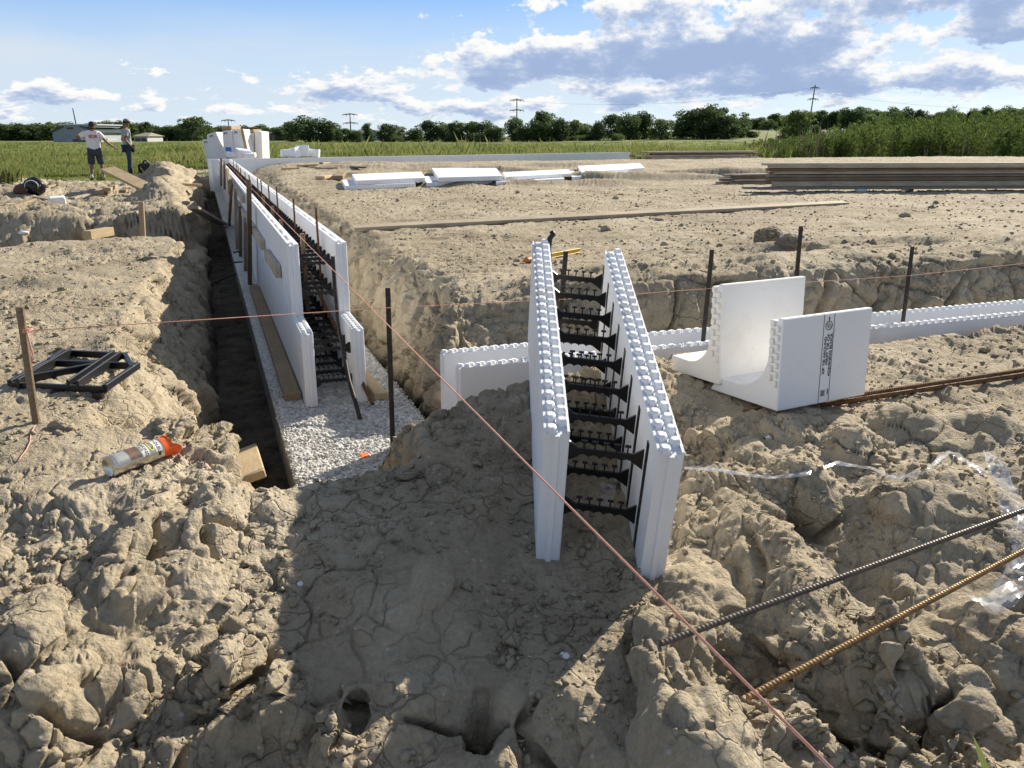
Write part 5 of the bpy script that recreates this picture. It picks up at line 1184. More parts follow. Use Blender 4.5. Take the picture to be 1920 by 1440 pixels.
# far left wood
x = -60
n_ = 0
while x < 345:
    top = 234+random.uniform(-7, 5)+(2 if x < 100 else 0)
    tree(x, top, 268, random.uniform(205, 225), random.choice(('round', 'tall', 'round')), random.choice(('leaf_dark', 'leaf_dark', 'leaf_mid')), 'dark tree in the unbroken far left wood behind the pale barn' if x < 170 else 'dark tree in the unbroken far left wood behind the two men', random.uniform(32, 46), G1 if x < 170 else G1+' by the men'); x += random.uniform(8, 12)
x = 388
while x < 545: tree(x, 238+random.uniform(-4, 3), 267, random.uniform(215, 235), random.choice(('round', 'tall')), random.choice(('leaf_dark', 'leaf_mid')), 'dark low tree behind the white foam bundles', random.uniform(30, 42), 'trees behind the foam bundles'); x += random.uniform(10, 15)
T_([(365, 218, 62, 'round', 'leaf_dark', 'big rounded tree standing above the wood left of the foam bundles'), (342, 232, 30, 'round', 'leaf_dark', 'smaller dark tree joined to the left of the big rounded tree'), (388, 236, 30, 'round', 'leaf_mid', 'smaller tree joined to the right of the big rounded tree')], 200, None)
main = [(548, 228, 44, 'round', 'leaf_dark', 'dark tree at the left end of the dense clump right of the foam bundles'), (582, 217, 66, 'round', 'leaf_dark', 'tallest tree of the dense clump right of the foam bundles'), (615, 226, 52, 'round', 'leaf_dark', 'dark tree on the right shoulder of the dense clump'), (645, 240, 44, 'round', 'leaf_mid', 'low tree under the leftmost big pylon'),
        (668, 243, 30, 'round', 'leaf_dark', 'low dark bush left of the grey roofs'), (689, 231, 22, 'tall', 'leaf_dark', 'narrow dark tree standing left of the grey roofs'), (727, 231, 44, 'round', 'leaf_dark', 'rounded tree behind the grey roofs'), (751, 236, 22, 'thin', 'leaf_mid', 'thin open tree right of the grey roofs'), (735, 250, 44, 'wide', 'leaf_mid', 'bush in front of the grey roofs'), (695, 252, 18, 'tall', 'leaf_dark', 'small pointed tree in front of the gable end'), (757, 252, 34, 'wide', 'leaf_dark', 'second bush in front of the grey roofs'),
        (782, 240, 40, 'round', 'leaf_dark', 'dark tree at the left end of the middle clump'), (808, 225, 50, 'round', 'leaf_dark', 'tree with a bumpy top on the left of the middle clump'), (838, 231, 46, 'round', 'leaf_mid', 'second tree of the middle clump'), (852, 226, 40, 'round', 'leaf_dark', 'third tree of the middle clump'), (882, 227, 50, 'round', 'leaf_mid', 'fourth tree of the middle clump'), (906, 226, 46, 'round', 'leaf_dark', 'fifth tree of the middle clump'), (932, 236, 46, 'round', 'leaf_dark', 'sixth, lower tree of the middle clump'), (900, 246, 70, 'wide', 'leaf_mid', 'low spreading shrub in front of the middle clump'),
        (967, 218, 38, 'round', 'leaf_dark', 'round tree below the middle pylon'), (990, 236, 46, 'round', 'leaf_mid', 'dull green tree right of the little white gable'), (1020, 207, 52, 'round', 'leaf_dark', 'tall tree with a peaked top right of the middle pylon'), (1012, 226, 60, 'round', 'leaf_mid', 'broad tree in front of the tall peaked one'), (1050, 220, 46, 'round', 'leaf_dark', 'dark tree right of the tall peaked one'), (1074, 224, 40, 'round', 'leaf_dark', 'rounded tree left of the pale willow'), (1098, 231, 56, 'round', 'leaf_light', 'pale yellow green willow by the white shed'),
        (1122, 226, 36, 'round', 'leaf_dark', 'dark tree right of the pale willow'), (1150, 213, 50, 'round', 'leaf_dark', 'big dark tree behind the low roofs'), (1180, 211, 44, 'round', 'leaf_dark', 'second big dark tree behind the low roofs'), (1208, 208, 50, 'round', 'leaf_dark', 'third and highest dark tree behind the low roofs'), (1240, 222, 48, 'round', 'leaf_mid', 'lighter tree left of the great clump'), (1160, 247, 34, 'wide', 'leaf_light', 'pale shrub in front of the low roofs'), (1205, 250, 40, 'wide', 'leaf_dark', 'dark hedge in front of the low roofs'), (1225, 243, 18, 'tall', 'leaf_dark', 'small dark cone shaped tree before the lighter tree'), (1100, 250, 60, 'wide', 'leaf_mid', 'low shrub below the pale willow'), (1050, 249, 66, 'wide', 'leaf_dark', 'low dark hedge left of the pale willow'),
        (1300, 203, 84, 'round', 'leaf_dark', 'left half of the great dark clump, wide crown'), (1326, 196, 66, 'round', 'leaf_dark', 'highest crown of the great dark clump'), (1362, 199, 60, 'thin', 'leaf_mid', 'ragged open crown on the right of the great dark clump'), (1356, 216, 84, 'round', 'leaf_dark', 'dense lower crown on the right of the great dark clump'), (1275, 222, 50, 'round', 'leaf_mid', 'tree on the left flank of the great dark clump'), (1387, 225, 44, 'round', 'leaf_dark', 'tree on the right flank of the great dark clump'), (1410, 245, 26, 'round', 'leaf_dark', 'small bush at the foot of the great dark clump')]
T_(main, 170, None)
x = 1395; k_ = 0
while x < 2010:
    top = np.interp(x, (1395, 1440, 1500, 1560, 1620, 1700, 1760, 1830, 1925, 2010), (220, 219, 211, 207, 204, 207, 212, 208, 200, 196))+random.uniform(-7, 6)
    tree(x, top, 250, random.uniform(270, 300), random.choice(('round', 'round', 'tall')), random.choice(('leaf_dark', 'leaf_dark', 'leaf_mid')), 'tree in the long far right wood left of the right pylon' if x < 1515 else 'tree in the long far right wood right of the right pylon', random.uniform(26, 40), G3+(' left of the pylon' if x < 1515 else '')); x += random.uniform(9, 15)
T_([(1494, 206, 58, 'round', 'leaf_light', 'light green rounded tree standing before the right wood'), (1478, 234, 44, 'round', 'leaf_light', 'smaller light tree left of the light green rounded one'), (1529, 233, 24, 'round', 'leaf_mid', 'small round tree right of the light green rounded one'), (1634, 214, 40, 'round', 'leaf_mid', 'mid green tree rising above the weeds at right'), (1668, 208, 46, 'thin', 'leaf_dark', 'open branched tree top above the right weeds'), (1660, 222, 30, 'round', 'leaf_mid', 'second mid green tree above the weeds at right'), (1788, 212, 40, 'round', 'leaf_light', 'pale tree behind the tallest weeds at right'), (1770, 203, 40, 'round', 'leaf_dark', 'dark rounded tree behind the pale one at right'), (1905, 204, 60, 'round', 'leaf_mid', 'tree at the right edge above the weeds')], 150, None)

def scatter_cards(name, X, Y, Z, Hh, Wd, nb, mat, lean=.35, seed=0, leafy=False):
    r = np.random.default_rng(seed); n = len(X); X = np.repeat(X, nb); Y = np.repeat(Y, nb); Z = np.repeat(Z, nb); Hb = np.repeat(Hh, nb); Wb = np.repeat(Wd, nb); m = len(X); a = r.uniform(0, 2*math.pi, m)
    if leafy:
        t = r.random(m)**.8; rad = np.repeat(Hh, nb)*.16*(1.05-t)*r.random(m)+.02; ca_, sa_ = np.cos(a), np.sin(a)
        c = np.stack([X+ca_*rad, Y+sa_*rad, Z+t*Hb], 1); L = Wb*(.6+r.random(m)); up = r.uniform(.35, 1.3, m)
        d = np.stack([ca_, sa_, up], 1); d /= np.linalg.norm(d, axis=1, keepdims=True); s = np.stack([-sa_, ca_, np.zeros(m)], 1)
        V = np.stack([c, c+d*(L*.45)[:, None]+s*(L*.17)[:, None], c+d*L[:, None], c+d*(L*.45)[:, None]-s*(L*.17)[:, None]], 1).reshape(-1, 3)
    else:
        hh = Hb*r.uniform(.45, 1.15, m); ox, oy = r.normal(size=m)*Wb*2.5, r.normal(size=m)*Wb*2.5; c = np.stack([X+ox, Y+oy, Z], 1); s = np.stack([np.cos(a), np.sin(a), np.zeros(m)], 1)*(Wb*.5)[:, None]
        l = np.stack([np.cos(a*1.7), np.sin(a*1.7), np.zeros(m)], 1)*(hh*lean*r.random(m))[:, None]; up = np.stack([np.zeros(m), np.zeros(m), hh], 1)
        V = np.stack([c-s, c+s, c+s*.6+up*.6+l*.4, c+up+l], 1).reshape(-1, 3); 
    return mesh_np(name, V, np.arange(4*m).reshape(m, 4), mat, smooth=False)
def zground(X, Y): return hmacro(X, Y)[0]
# rough grass: left field near, strip behind the pad, far field
def region(n, x0, x1, y0, y1, seed, f):
    r = np.random.default_rng(seed); u = r.random(n); Y = y0*(y1/y0)**u; X = (x0+(x1-x0)*r.random(n))*Y; k = f(X, Y, r); return X[k].astype(np.float32), Y[k].astype(np.float32)
def q_uv(X, Y): qx, qy = X-A0[0], Y-A0[1]; return qx*NU[0]+qy*NU[1], qx*DV[0]+qy*DV[1]
def f_left(X, Y, r):
    u, v = q_uv(X, Y); return (Y > 24.6+1.3*gnoise(np.stack([X*.5, Y*.5, X*0], 1).astype(np.float32), 9)) & (X < -9.2) & (u < -1.2)
X1, Y1 = region(34000, -.72, -.19, 24, 60, 1, f_left)
def f_strip(X, Y, r):
    u, v = q_uv(X, Y); return (v > 24.6+np.clip(u*.40, 0, 9)) & (X < 40) & ((u > -4) | (Y > 55))
X2, Y2 = region(16000, -.42, .33, 33, 75, 2, f_strip)
X3, Y3 = region(14000, -.75, .75, 60, 150, 3, lambda X, Y, r: np.ones(len(X), bool))
Xg = np.concatenate([X1, X2, X3]); Yg = np.concatenate([Y1, Y2, Y3]); Dg = np.hypot(Xg, Yg)
var = .8+1.3*gnoise(np.stack([Xg*.18, Yg*.18, Xg*0], 1).astype(np.float32), 77)
hg = np.concatenate([np.full(len(X1), .17), np.full(len(X2), .42), np.full(len(X3), .20)])*np.clip(var, .22, 1.9)*rng.uniform(.6, 1.35, len(Xg)); hg[rng.random(len(Xg)) < .03] *= 1.8
tag(scatter_cards('grass', Xg, Yg, zground(Xg, Yg)-.03, hg, .010+Dg*.0009, 6, M['grass'], .6, 4), kind='stuff')
# tall weeds on the right and scattered bushes in the left field
def f_weed(X, Y, r):
    u, v = q_uv(X, Y); return (X/Y > .285+.05*gnoise(np.stack([Y*.35, X*.2, X*0], 1).astype(np.float32), 8)+.06*r.random(len(X))**2) | ((Y > 55) & (X/Y > .27+.05*r.random(len(X))))
Xw, Yw = region(3000, .22, .75, 43.5, 85, 5, f_weed)
hw = (.38+.62*np.clip((Xw/Yw-.28)/.16, 0, 1))*(1.25+.011*(Yw-43)+.9*np.clip((Xw/Yw-.3)/.35, 0, 1)*np.clip((Yw-43)/14, .2, 1))*rng.uniform(.45, 1.25, len(Xw))*np.clip(1+.75*gnoise(np.stack([Xw*.25, Yw*.25, Xw*0], 1).astype(np.float32), 19), .6, 1.5)
tag(scatter_cards('tall_weeds', Xw, Yw, zground(Xw, Yw)-.02, hw, .085+hw*.045, 125, M['weed'], .3, 6, leafy=True), kind='stuff')
Xs, Ys = region(350, .22, .75, 43.2, 60, 15, f_weed)
tag(scatter_cards('dry_weed_stems', Xs, Ys, zground(Xs, Ys)-.02, rng.uniform(.5, 2.0, len(Xs)), np.full(len(Xs), .05), 4, simple('dry_stems', (.20, .15, .09), (.32, .26, .16), 2, .9), .2, 16), kind='stuff')
# small weed clumps on the dirt
def clump(px, py, z, h, n, lab, wd=.012, mt='grass', lean=.8):
    p = atz(px, py, z); g = hz(p.x, p.y); o = scatter_cards('weed_clump', np.zeros(1), np.zeros(1), np.zeros(1), np.full(1, h), np.full(1, wd), n, M[mt], lean, px); o.location = (p.x, p.y, g-.01); return tag(o, lab, 'weed')
clump(188, 330, .42, .36, 26, 'tuft of green grass at the feet of the man in shorts', .03); clump(20, 352, .45, .4, 60, 'leafy green weed patch on the dirt at far left', .05); clump(5, 345, .45, .4, 50, 'leafy green weed at the left edge of the picture', .05)
a = atz(1852, 1450, .36); c = aty(1824, 1378, a.y+.01); mb = MB(); o0 = a.copy(); d = c-a; sd = Vector((.006, 0, .002))
mb.add([-sd, sd, d*.5+sd*.9, d, d*.5-sd*.9, Vector((0, .002, 0)), d*.5+Vector((0, .002, 0))], [(0, 1, 2, 4), (4, 2, 3)]); o = mb.build('grass_blade', M['grass']); o.location = o0; o.data.materials[0] = M['grass']; tag(o, 'single bright green grass blade poking up in the bottom right corner', 'grass blade')
# loose crumbs of clay over the foreground
def loose():
    n = 20000; r = np.random.default_rng(12); Y = 1.25*(16/1.25)**r.random(n); X = r.uniform(-.72, .72, n)*Y*1.02
    u, v = q_uv(X, Y); dens = gnoise(np.stack([X*1.7, Y*1.7, X*0], 1).astype(np.float32), 71)+.4*gnoise(np.stack([X*6, Y*6, X*0], 1).astype(np.float32), 72)
    k = (dens > -.08) & ~((u > -.7) & (u < .75) & (v > -1.3)) & ~((u > .5) & (v > -1.2) & (v < -.3)); X, Y = X[k], Y[k]; n = len(X)
    Z = np.array([hz(a, b_) for a, b_ in zip(X, Y)]); s = .0026+.012*r.random(n)**4.5+.0006*Y; s *= np.where(r.random(n) < .03, 2.0, 1)
    bm = bmesh.new(); bmesh.ops.create_icosphere(bm, subdivisions=1, radius=1); bv = np.array([v_.co for v_ in bm.verts]); bf = np.array([[q.index for q in f.verts] for f in bm.faces]); bm.free(); m = len(bv)
    J_ = 1+.38*r.normal(size=(n, m)); sq = np.stack([r.uniform(.7, 1.3, n), r.uniform(.7, 1.3, n), r.uniform(.5, .9, n)], 1)
    V = bv[None]*J_[..., None]*sq[:, None]*s[:, None, None]+np.stack([X, Y, Z+s*.25], 1)[:, None]
    F = (bf[None]+(np.arange(n)*m)[:, None, None]).reshape(-1, 3); o = mesh_np('loose_clay_crumbs', V.reshape(-1, 3), F, M['ground'], smooth=False)
    cc = o.data.color_attributes.new('cover', 'FLOAT_COLOR', 'POINT'); cc.data.foreach_set('color', np.tile(np.array([0, 0, 0, 1], np.float32), len(o.data.vertices))); tag(o, kind='stuff')
loose()
def stones():
    n = 10000; r = np.random.default_rng(21); uu = np.concatenate([r.uniform(-.18, .62, 8000), r.uniform(.62, 1.3, 2000)]); vv = np.concatenate([-1.2+1.9*r.random(8000)**1.2, r.uniform(-1.2, -.52, 2000)])
    P = A0[None]+uu[:, None]*NU[None]+vv[:, None]*DV[None]; s = .0034+.0058*r.random(n)**2
    bm = bmesh.new(); bmesh.ops.create_icosphere(bm, subdivisions=1, radius=1); bv = np.array([v_.co for v_ in bm.verts]); bf = np.array([[q.index for q in f.verts] for f in bm.faces]); bm.free(); m = len(bv)
    V = bv[None]*(1+.3*r.normal(size=(n, m)))[..., None]*np.stack([r.uniform(.7, 1.4, n), r.uniform(.7, 1.4, n), r.uniform(.5, 1, n)], 1)[:, None]*s[:, None, None]+np.stack([P[:, 0], P[:, 1], -.003+r.random(n)*.006], 1)[:, None]
    o = mesh_np('loose_gravel', V.reshape(-1, 3), (bf[None]+(np.arange(n)*m)[:, None, None]).reshape(-1, 3), M['gravel'], smooth=False); tag(o, kind='stuff')
stones()
# puddle on the far part of the pad
pw = []
for px, py in ((720, 313), (745, 310.5), (790, 311.5), (815, 315), (850, 318), (845, 322), (805, 323), (775, 318.5), (740, 316.5)): q = atz(px, py, .62); pw.append((q.x, q.y, hz(q.x, q.y)))
zl_ = float(np.median([p_[2] for p_ in pw]))+.012; pw = [(p_[0], p_[1], zl_) for p_ in pw]; m, t, b, _ = nt('muddy_water'); b.inputs['Base Color'].default_value = (.12, .105, .08, 1); b.inputs['Roughness'].default_value = .06; b.inputs['Specular IOR Level'].default_value = .7
MB().add(pw, [tuple(range(len(pw)))]).build('puddle_water', m)['kind'] = 'structure'
# ------------------------------------------------------------------ buildings
M['roof_grey'] = simple('grey_roof', (.10, .10, .105), (.16, .155, .15), 1, .8); M['roof_tan'] = simple('tan_roof', (.22, .20, .16), (.28, .25, .2), 1, .8); M['wall_pale'] = simple('pale_wall', (.30, .33, .34), (.36, .38, .39), .8, .8); M['wall_white'] = simple('white_wall', (.42, .42, .41), rough=.8); M['wall_brick'] = simple('brick_wall', (.25, .19, .15), rough=.85); M['window'] = simple('window_glass', (.03, .035, .045), rough=.15); M['metal_roof'] = simple('bright_metal_roof', (.6, .62, .64), rough=.35, metal=.4); M['roof_green'] = simple('dark_green_roof', (.03, .05, .045), rough=.5)
def house(px0, px1, base, eave, ridge, D, lab, wall, roof, nwin=3, gable=False, depth=8, chim=False):
    a = aty(px0, base, D); c = aty(px1, base, D); e = aty(px0, eave, D).z; rg = aty(px0, ridge, D).z; L = c.x-a.x; zb = -.3
    root = empty('house', (a.x, D, zb), lab, 'house'); he, hr = e-zb, rg-zb
    mb = MB(); mb.box((0, 0, 0), (L, depth, he))
    if gable: mb.add([(0, 0, he), (L, 0, he), (L/2, 0, hr), (0, depth, he), (L, depth, he), (L/2, depth, hr)], [(0, 1, 2), (5, 4, 3)])
    w_ = mb.build('wall', M[wall], root); o_ = .4
    mb = MB()
    if gable: 
        for s_ in (0, 1):
            x0, x1 = (-o_, L/2) if s_ == 0 else (L+o_, L/2); z0 = he-.15
            mb.add([(x0, -o_, z0), (x1, -o_, hr+.05), (x1, depth+o_, hr+.05), (x0, depth+o_, z0), (x0, -o_, z0+.2), (x1, -o_, hr+.25), (x1, depth+o_, hr+.25), (x0, depth+o_, z0+.2)], [(0, 3, 2, 1), (4, 5, 6, 7), (0, 1, 5, 4), (1, 2, 6, 5), (2, 3, 7, 6), (3, 0, 4, 7)])
    else:
        i_ = min(depth/2, L*.25); mb.add([(-o_, -o_, he), (L+o_, -o_, he), (L+o_, depth+o_, he), (-o_, depth+o_, he), (i_, depth/2, hr), (L-i_, depth/2, hr)], [(0, 1, 5, 4), (1, 2, 5), (2, 3, 4, 5), (3, 0, 4), (3, 2, 1, 0)])
    rf = mb.build('roof', M[roof], root)
    if chim: mb = MB(); mb.box((L*.3, depth*.4, he), (L*.3+.8, depth*.4+.8, hr+.8)); mb.build('chimney', M['wall_brick'], rf)
    for k in range(nwin):
        x = L*(k+.6)/(nwin+.2); mb = MB(); mb.box((x-.5, -.06, he*.45), (x+.5, .05, he*.8)); mb.build('window', M['window'], root)
    return root
house(660, 704, 262, 252, 242, 230, 'grey roofed house half hidden behind bushes, with a pale gable', 'wall_pale', 'roof_grey', 2); house(684, 716, 262, 251, 245, 215, 'small pale gable fronted house left of the long grey roof', 'wall_pale', 'roof_grey', 1, True); house(706, 760, 262, 250, 240, 228, 'long grey roofed house behind the bushes', 'wall_brick', 'roof_grey', 3)
house(958, 976, 262, 249, 237, 200, 'little house with a bright white gable below the middle pylon', 'wall_white', 'roof_grey', 1, True, 6); house(1090, 1124, 262, 252, 244, 205, 'white shed right of the pale willow', 'wall_white', 'roof_grey', 1); house(1160, 1212, 262, 250, 240, 215, 'low house with a light tan hipped roof between the dark trees', 'wall_brick', 'roof_tan', 3); house(495, 535, 262, 252, 246, 215, 'dark low house right behind the foam bundles', 'wall_brick', 'roof_grey', 2); house(380, 396, 262, 254, 248, 215, 'low brown house glimpsed left of the foam bundles', 'wall_brick', 'roof_tan', 1)
house(252, 277, 266, 255.5, 248.5, 180, 'small tan roofed house right of the tall man', 'wall_white', 'roof_tan', 2)
def barn():
    D = 170.0; a = aty(101, 268, D); c = aty(190, 268, D); L = c.x-a.x; zb = -.2; he = aty(0, 247.5, D).z-zb; hr = aty(0, 234.5, D).z-zb; dp = 12
    root = empty('barn', (a.x, D, zb), 'pale grey barn with a raised clerestory roof behind the man in white', 'barn'); pk = L*.42
    mb = MB(); v_ = [(0, 0, 0), (L, 0, 0), (L, 0, he*.98), (pk+2.2, 0, hr*.93), (pk-1.5, 0, hr*.93), (0, 0, he)]; mb.add(v_+[(x, y+dp, z) for x, y, z in v_], [tuple(range(6)), tuple(range(11, 5, -1))]+[(i, 6+i, 6+(i+1) % 6, (i+1) % 6) for i in range(6)]); mb.build('wall', M['wall_pale'], root)
    mb = MB(); mb.box((pk-1.6, -.1, hr*.90), (L*.86, dp, hr)); mb.build('clerestory', M['wall_pale'], root)
    mb = MB(); mb.box((pk-2.2, -.5, hr), (L*.9, dp+.4, hr+.22)); mb.build('roof', M['metal_roof'], root)
    mb = MB(); q = [(-.5, he-.15), (pk-1.5, hr*.92), (pk-1.5, hr*.92+.18), (-.5, he+.03)]; Mx = Matrix(((1, 0, 0), (0, 0, 1), (0, 1, 0))).to_4x4() @ Matrix.Diagonal((1, 1, dp+.8, 1)); Mx.translation = (0, -.4, 0); mb.prism(q, Mx); mb.build('roof', M['roof_green'], root)
    mb = MB(); q = [(pk+1.8, hr*.9), (L+.6, he*.95), (L+.6, he*.95+.18), (pk+1.8, hr*.9+.18)]; mb.prism(q, Mx); mb.build('roof', M['roof_green'], root)
    mb = MB(); mb.box((pk-.9, -.14, hr*.80), (pk+.2, 0, hr*.88)); mb.build('window', M['window'], root)
    for x in (L*.35, L*.47, L*.6): mb = MB(); mb.box((x-.5, -.08, .2), (x+.5, 0, he*.45)); mb.build('window' if x > L*.4 else 'door', M['window'] if x > L*.4 else M['wall_white'], root)
    mb = MB(); mb.box((L*.05, -.05, he*.48), (L, 0, he*.52)); mb.build('wall_band', M['wall_white'], root)
    mb = MB(); mb.box((L-2, -4.0, he*.42), (L+3.2, .2, he*.5)); mb.build('porch_roof', M['metal_roof'], root)
    for x in (L-1.8, L+3): mb = MB(); mb.box((x-.08, -3.9, 0), (x+.08, -3.7, he*.42)); mb.build('porch_post', M['wall_white'], root)
barn()
# ------------------------------------------------------------------ pylons and lines
def pylon(px, top, base, D, lab, arms, lean=0, nm='pylon'):
    p = aty(px, base, D); tz = aty(px, top, D).z; h = tz-0; root = empty(nm, (p.x, D, 0), lab, 'pylon'); s = D/F_PX
    mb = MB(); mb.tube([(0, 0, 0), (lean*.5, 0, h*.5), (lean, 0, h)], [s*1.3, s*1.1, s*.8], 6); mb.build('pole', M['steel'], root)
    for y, w in arms:
        z = aty(px, y, D).z; x0 = lean*z/h; mb = MB(); mb.tube([(x0-w*s, 0, z), (x0, 0, z+.9*s*2), (x0+w*s, 0, z)], s*.55, 5); mb.tube([(x0-w*s, 0, z), (x0+w*s, 0, z)], s*.45, 5); mb.build('cross_arm', M['steel'], root)
        for q in (-1, -.5, .5, 1): mb = MB(); mb.tube([(x0+q*w*s, 0, z), (x0+q*w*s, 0, z-3*s)], s*.4, 5); mb.build('insulator', M['steel'], root)
    return root
pylon(658.5, 212, 262, 420, 'steel pylon with two crossarms above the left low trees', [(215, 13), (231, 13)]); pylon(969, 184, 262, 420, 'steel pylon with two crossarms above the middle trees', [(188, 12), (207, 12)]); pylon(1513, 159, 255, 420, 'tallest steel pylon, above the right wood', [(165, 8), (186, 9)], lean=1.6); pylon(431, 224, 262, 450, 'faint steel pylon above the foam bundles', [(226, 12)])
pylon(149, 203, 262, 190, 'thin leaning mast above the pale barn', [], lean=-.5, nm='mast')
a = aty(1513, 166, 420); c = aty(2100, 200, 300); d = aty(969, 189, 420)
for z_, lb, q0, q1 in ((0, 'power line running right from the tallest pylon', a, c), (1, 'power line between the middle and the tallest pylon', d, a)):
    mb = MB(); o0 = q0.copy(); P = [q0.lerp(q1, k/14)-o0+Vector((0, 0, -4*(1-(2*k/14-1)**2))) for k in range(15)]; mb.tube(P, .04, 4); o = mb.build('power_line', M['steel']); o.location = o0; tag(o, lb, 'power line')
# ------------------------------------------------------------------ sky, clouds, sun
SUN_AZ, SUN_EL = R(40), R(28)
sd_ = Vector((math.sin(SUN_AZ)*math.cos(SUN_EL), math.cos(SUN_AZ)*math.cos(SUN_EL), math.sin(SUN_EL)))
sl = bpy.data.lights.new('sun', 'SUN'); sl.energy = 4.8; sl.angle = R(.55); sl.color = (1, .91, .76); so = bpy.data.objects.new('sun', sl); C.objects.link(so); so.rotation_euler = sd_.to_track_quat('Z', 'Y').to_euler()
def world():
    w = bpy.data.worlds.new('World'); scene.world = w; w.use_nodes = True; t = w.node_tree; t.nodes.clear()
    out = t.nodes.new('ShaderNodeOutputWorld'); bg = t.nodes.new('ShaderNodeBackground'); t.links.new(bg.outputs[0], out.inputs[0]); bg.inputs[1].default_value = .10
    sky = t.nodes.new('ShaderNodeTexSky'); sky.sky_type = 'NISHITA'; sky.sun_disc = False; sky.sun_elevation = SUN_EL; sky.sun_rotation = SUN_AZ; sky.altitude = 200; sky.air_density = 1.0; sky.dust_density = .6; sky.ozone_density = 1.6
    g = t.nodes.new('ShaderNodeNewGeometry'); 
    tc = t.nodes.new('ShaderNodeTexCoord').outputs['Generated']
    nrm = t.nodes.new('ShaderNodeVectorMath'); nrm.operation = 'NORMALIZE'; t.links.new(tc, nrm.inputs[0]); s = t.nodes.new('ShaderNodeSeparateXYZ'); t.links.new(nrm.outputs[0], s.inputs[0])
    az = mth(t, 'ARCTAN2', s.outputs[0], s.outputs[1]); el = mth(t, 'ARCSINE', s.outputs[2])
    DG = 180/math.pi; azd = mth(t, 'MULTIPLY', az, DG); eld = mth(t, 'MULTIPLY', el, DG)
    def density(da, de, detail):
        a = mth(t, 'ADD', azd, da); e = mth(t, 'ADD', eld, de)
        # clouds shrink towards the horizon
        k = mth(t, 'DIVIDE', 1.0, mth(t, 'ADD', mth(t, 'MAXIMUM', e, .1), 5.5))
        cv = t.nodes.new('ShaderNodeCombineXYZ'); t.links.new(mth(t, 'MULTIPLY', a, .33), cv.inputs[0]); t.links.new(mth(t, 'MULTIPLY', mth(t, 'LOGARITHM', mth(t, 'ADD', mth(t, 'MAXIMUM', e, .05), 4.0), 2.718), 5.4), cv.inputs[1]); cv.inputs[2].default_value = 3.7
        n = t.nodes.new('ShaderNodeTexNoise'); n.inputs['Scale'].default_value = 1.45; n.inputs['Detail'].default_value = detail; n.inputs['Roughness'].default_value = .59; n.inputs['Lacunarity'].default_value = 2.15; t.links.new(cv.outputs[0], n.inputs['Vector'])
        d = mth(t, 'MULTIPLY_ADD', n.outputs['Fac'], .86, .07); acc = None
        av = t.nodes.new('ShaderNodeCombineXYZ'); t.links.new(a, av.inputs[0]); t.links.new(e, av.inputs[1])
        for px, py, rx, ry, amp in CL:
            ac = math.degrees(math.atan2(px-960, 1621.)); ec = math.degrees(math.atan2(255-py, 1621.)); ra = math.degrees(rx/1621.)*.9; re = math.degrees(ry/1621.)
            vm = t.nodes.new('ShaderNodeVectorMath'); vm.operation = 'MULTIPLY_ADD'; t.links.new(av.outputs[0], vm.inputs[0]); vm.inputs[1].default_value = (1/ra, 1/re, 0); vm.inputs[2].default_value = (-ac/ra, -ec/re, 0)
            vl = t.nodes.new('ShaderNodeVectorMath'); vl.operation = 'DOT_PRODUCT'; t.links.new(vm.outputs[0], vl.inputs[0]); t.links.new(vm.outputs[0], vl.inputs[1])
            gs = mth(t, 'MULTIPLY', mth(t, 'POWER', 2.718, mth(t, 'MULTIPLY', vl.outputs['Value'], -.9)), amp)
            acc = gs if acc is None else mth(t, 'ADD', acc, gs)
        return mth(t, 'ADD', d, acc)
    CL = [(1130, 112, 300, 42, .34), (1420, 108, 190, 40, .32), (900, 135, 90, 30, .2), (640, 172, 130, 22, .24), (1260, 30, 210, 26, .24), (1690, 30, 190, 34, .26), (1890, 60, 80, 40, .22), (130, 186, 75, 20, .26), (1590, 160, 60, 20, .2), (1460, 165, 70, 16, .18), (1180, 190, 60, 16, .2), (860, 208, 110, 14, .22), (580, 215, 50, 10, .2), (440, 208, 60, 12, .2), (20, 218, 40, 12, .2), (1780, 90, 60, 16, .2), (1760, 135, 60, 16, .2), (1880, 100, 60, 14, .2), (1800, 165, 110, 16, .2), (1340, 170, 70, 14, .18), (1020, 195, 40, 12, .15), (290, 207, 25, 8, .16), (820, 50, 60, 10, .14), (1960, 150, 60, 20, .16),
          (300, 60, 420, 60, -.14), (700, 70, 160, 40, -.12), (1480, 182, 540, 30, .115), (700, 205, 300, 14, .06)]
    d0 = density(0, 0, 9); d1 = density(.45, mth(t, 'ADD', .22, mth(t, 'MULTIPLY', eld, .085)), 7)
    cov = t.nodes.new('ShaderNodeMapRange'); cov.interpolation_type = 'SMOOTHSTEP'; t.links.new(d0, cov.inputs[0]); cov.inputs[1].default_value = .578; cov.inputs[2].default_value = .666
    thick = t.nodes.new('ShaderNodeMapRange'); thick.interpolation_type = 'SMOOTHSTEP'; t.links.new(mth(t, 'ADD', mth(t, 'MULTIPLY', d1, .72), mth(t, 'MULTIPLY', d0, .28)), thick.inputs[0]); thick.inputs[1].default_value = .575; thick.inputs[2].default_value = .86
    cc = ramp(t, thick.outputs[0], [(0, (5.8, 5.78, 5.7)), (.18, (5.3, 5.4, 5.55)), (.42, (3.7, 4.15, 4.95)), (.72, (2.6, 3.2, 4.45)), (1, (2.1, 2.75, 4.1))])
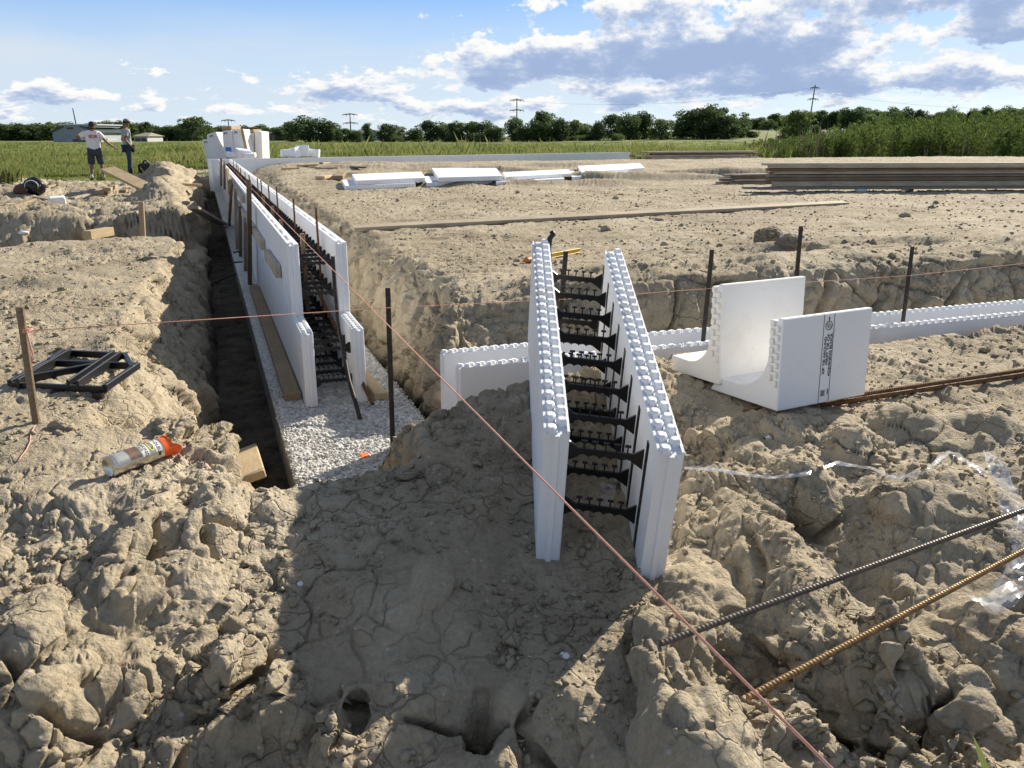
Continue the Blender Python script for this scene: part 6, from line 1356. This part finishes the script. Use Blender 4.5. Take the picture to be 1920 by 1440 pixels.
    # thin high veil to the left
    av = t.nodes.new('ShaderNodeCombineXYZ'); t.links.new(mth(t, 'MULTIPLY', azd, .06), av.inputs[0]); t.links.new(mth(t, 'MULTIPLY', eld, .30), av.inputs[1])
    wn = t.nodes.new('ShaderNodeTexNoise'); wn.inputs['Scale'].default_value = 1.2; wn.inputs['Detail'].default_value = 6; wn.inputs['Roughness'].default_value = .55; t.links.new(av.outputs[0], wn.inputs['Vector'])
    band = mth(t, 'MULTIPLY', mth(t, 'POWER', 2.718, mth(t, 'MULTIPLY', mth(t, 'POWER', mth(t, 'DIVIDE', mth(t, 'SUBTRACT', eld, 3.9), 2.6), 2), -1)), mth(t, 'SUBTRACT', 1.0, mth(t, 'MULTIPLY', mth(t, 'ADD', azd, 10), .012), None, True))
    veil = mth(t, 'MULTIPLY', band, mth(t, 'ADD', .15, mth(t, 'MULTIPLY', mth(t, 'SUBTRACT', wn.outputs['Fac'], .26, None, True), 2.3, None, True), None, True))
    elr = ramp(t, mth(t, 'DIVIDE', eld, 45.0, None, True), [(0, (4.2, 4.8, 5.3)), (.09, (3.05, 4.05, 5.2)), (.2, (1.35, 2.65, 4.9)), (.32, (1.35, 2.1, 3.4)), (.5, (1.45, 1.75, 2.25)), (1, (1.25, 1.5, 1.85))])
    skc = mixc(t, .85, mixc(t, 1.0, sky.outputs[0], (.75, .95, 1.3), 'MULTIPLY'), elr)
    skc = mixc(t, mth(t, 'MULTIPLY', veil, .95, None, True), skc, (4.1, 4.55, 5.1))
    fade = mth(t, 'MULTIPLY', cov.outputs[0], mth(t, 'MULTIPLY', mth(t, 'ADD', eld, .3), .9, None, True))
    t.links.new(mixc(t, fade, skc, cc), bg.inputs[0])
world()
scene.view_settings.view_transform = 'Standard'; scene.view_settings.look = 'None'; scene.view_settings.gamma = 1; scene.view_settings.exposure = 0.78; scene.view_settings.use_curve_mapping = False
scene.cycles.max_bounces = 6; scene.cycles.diffuse_bounces = 3; scene.cycles.transparent_max_bounces = 12
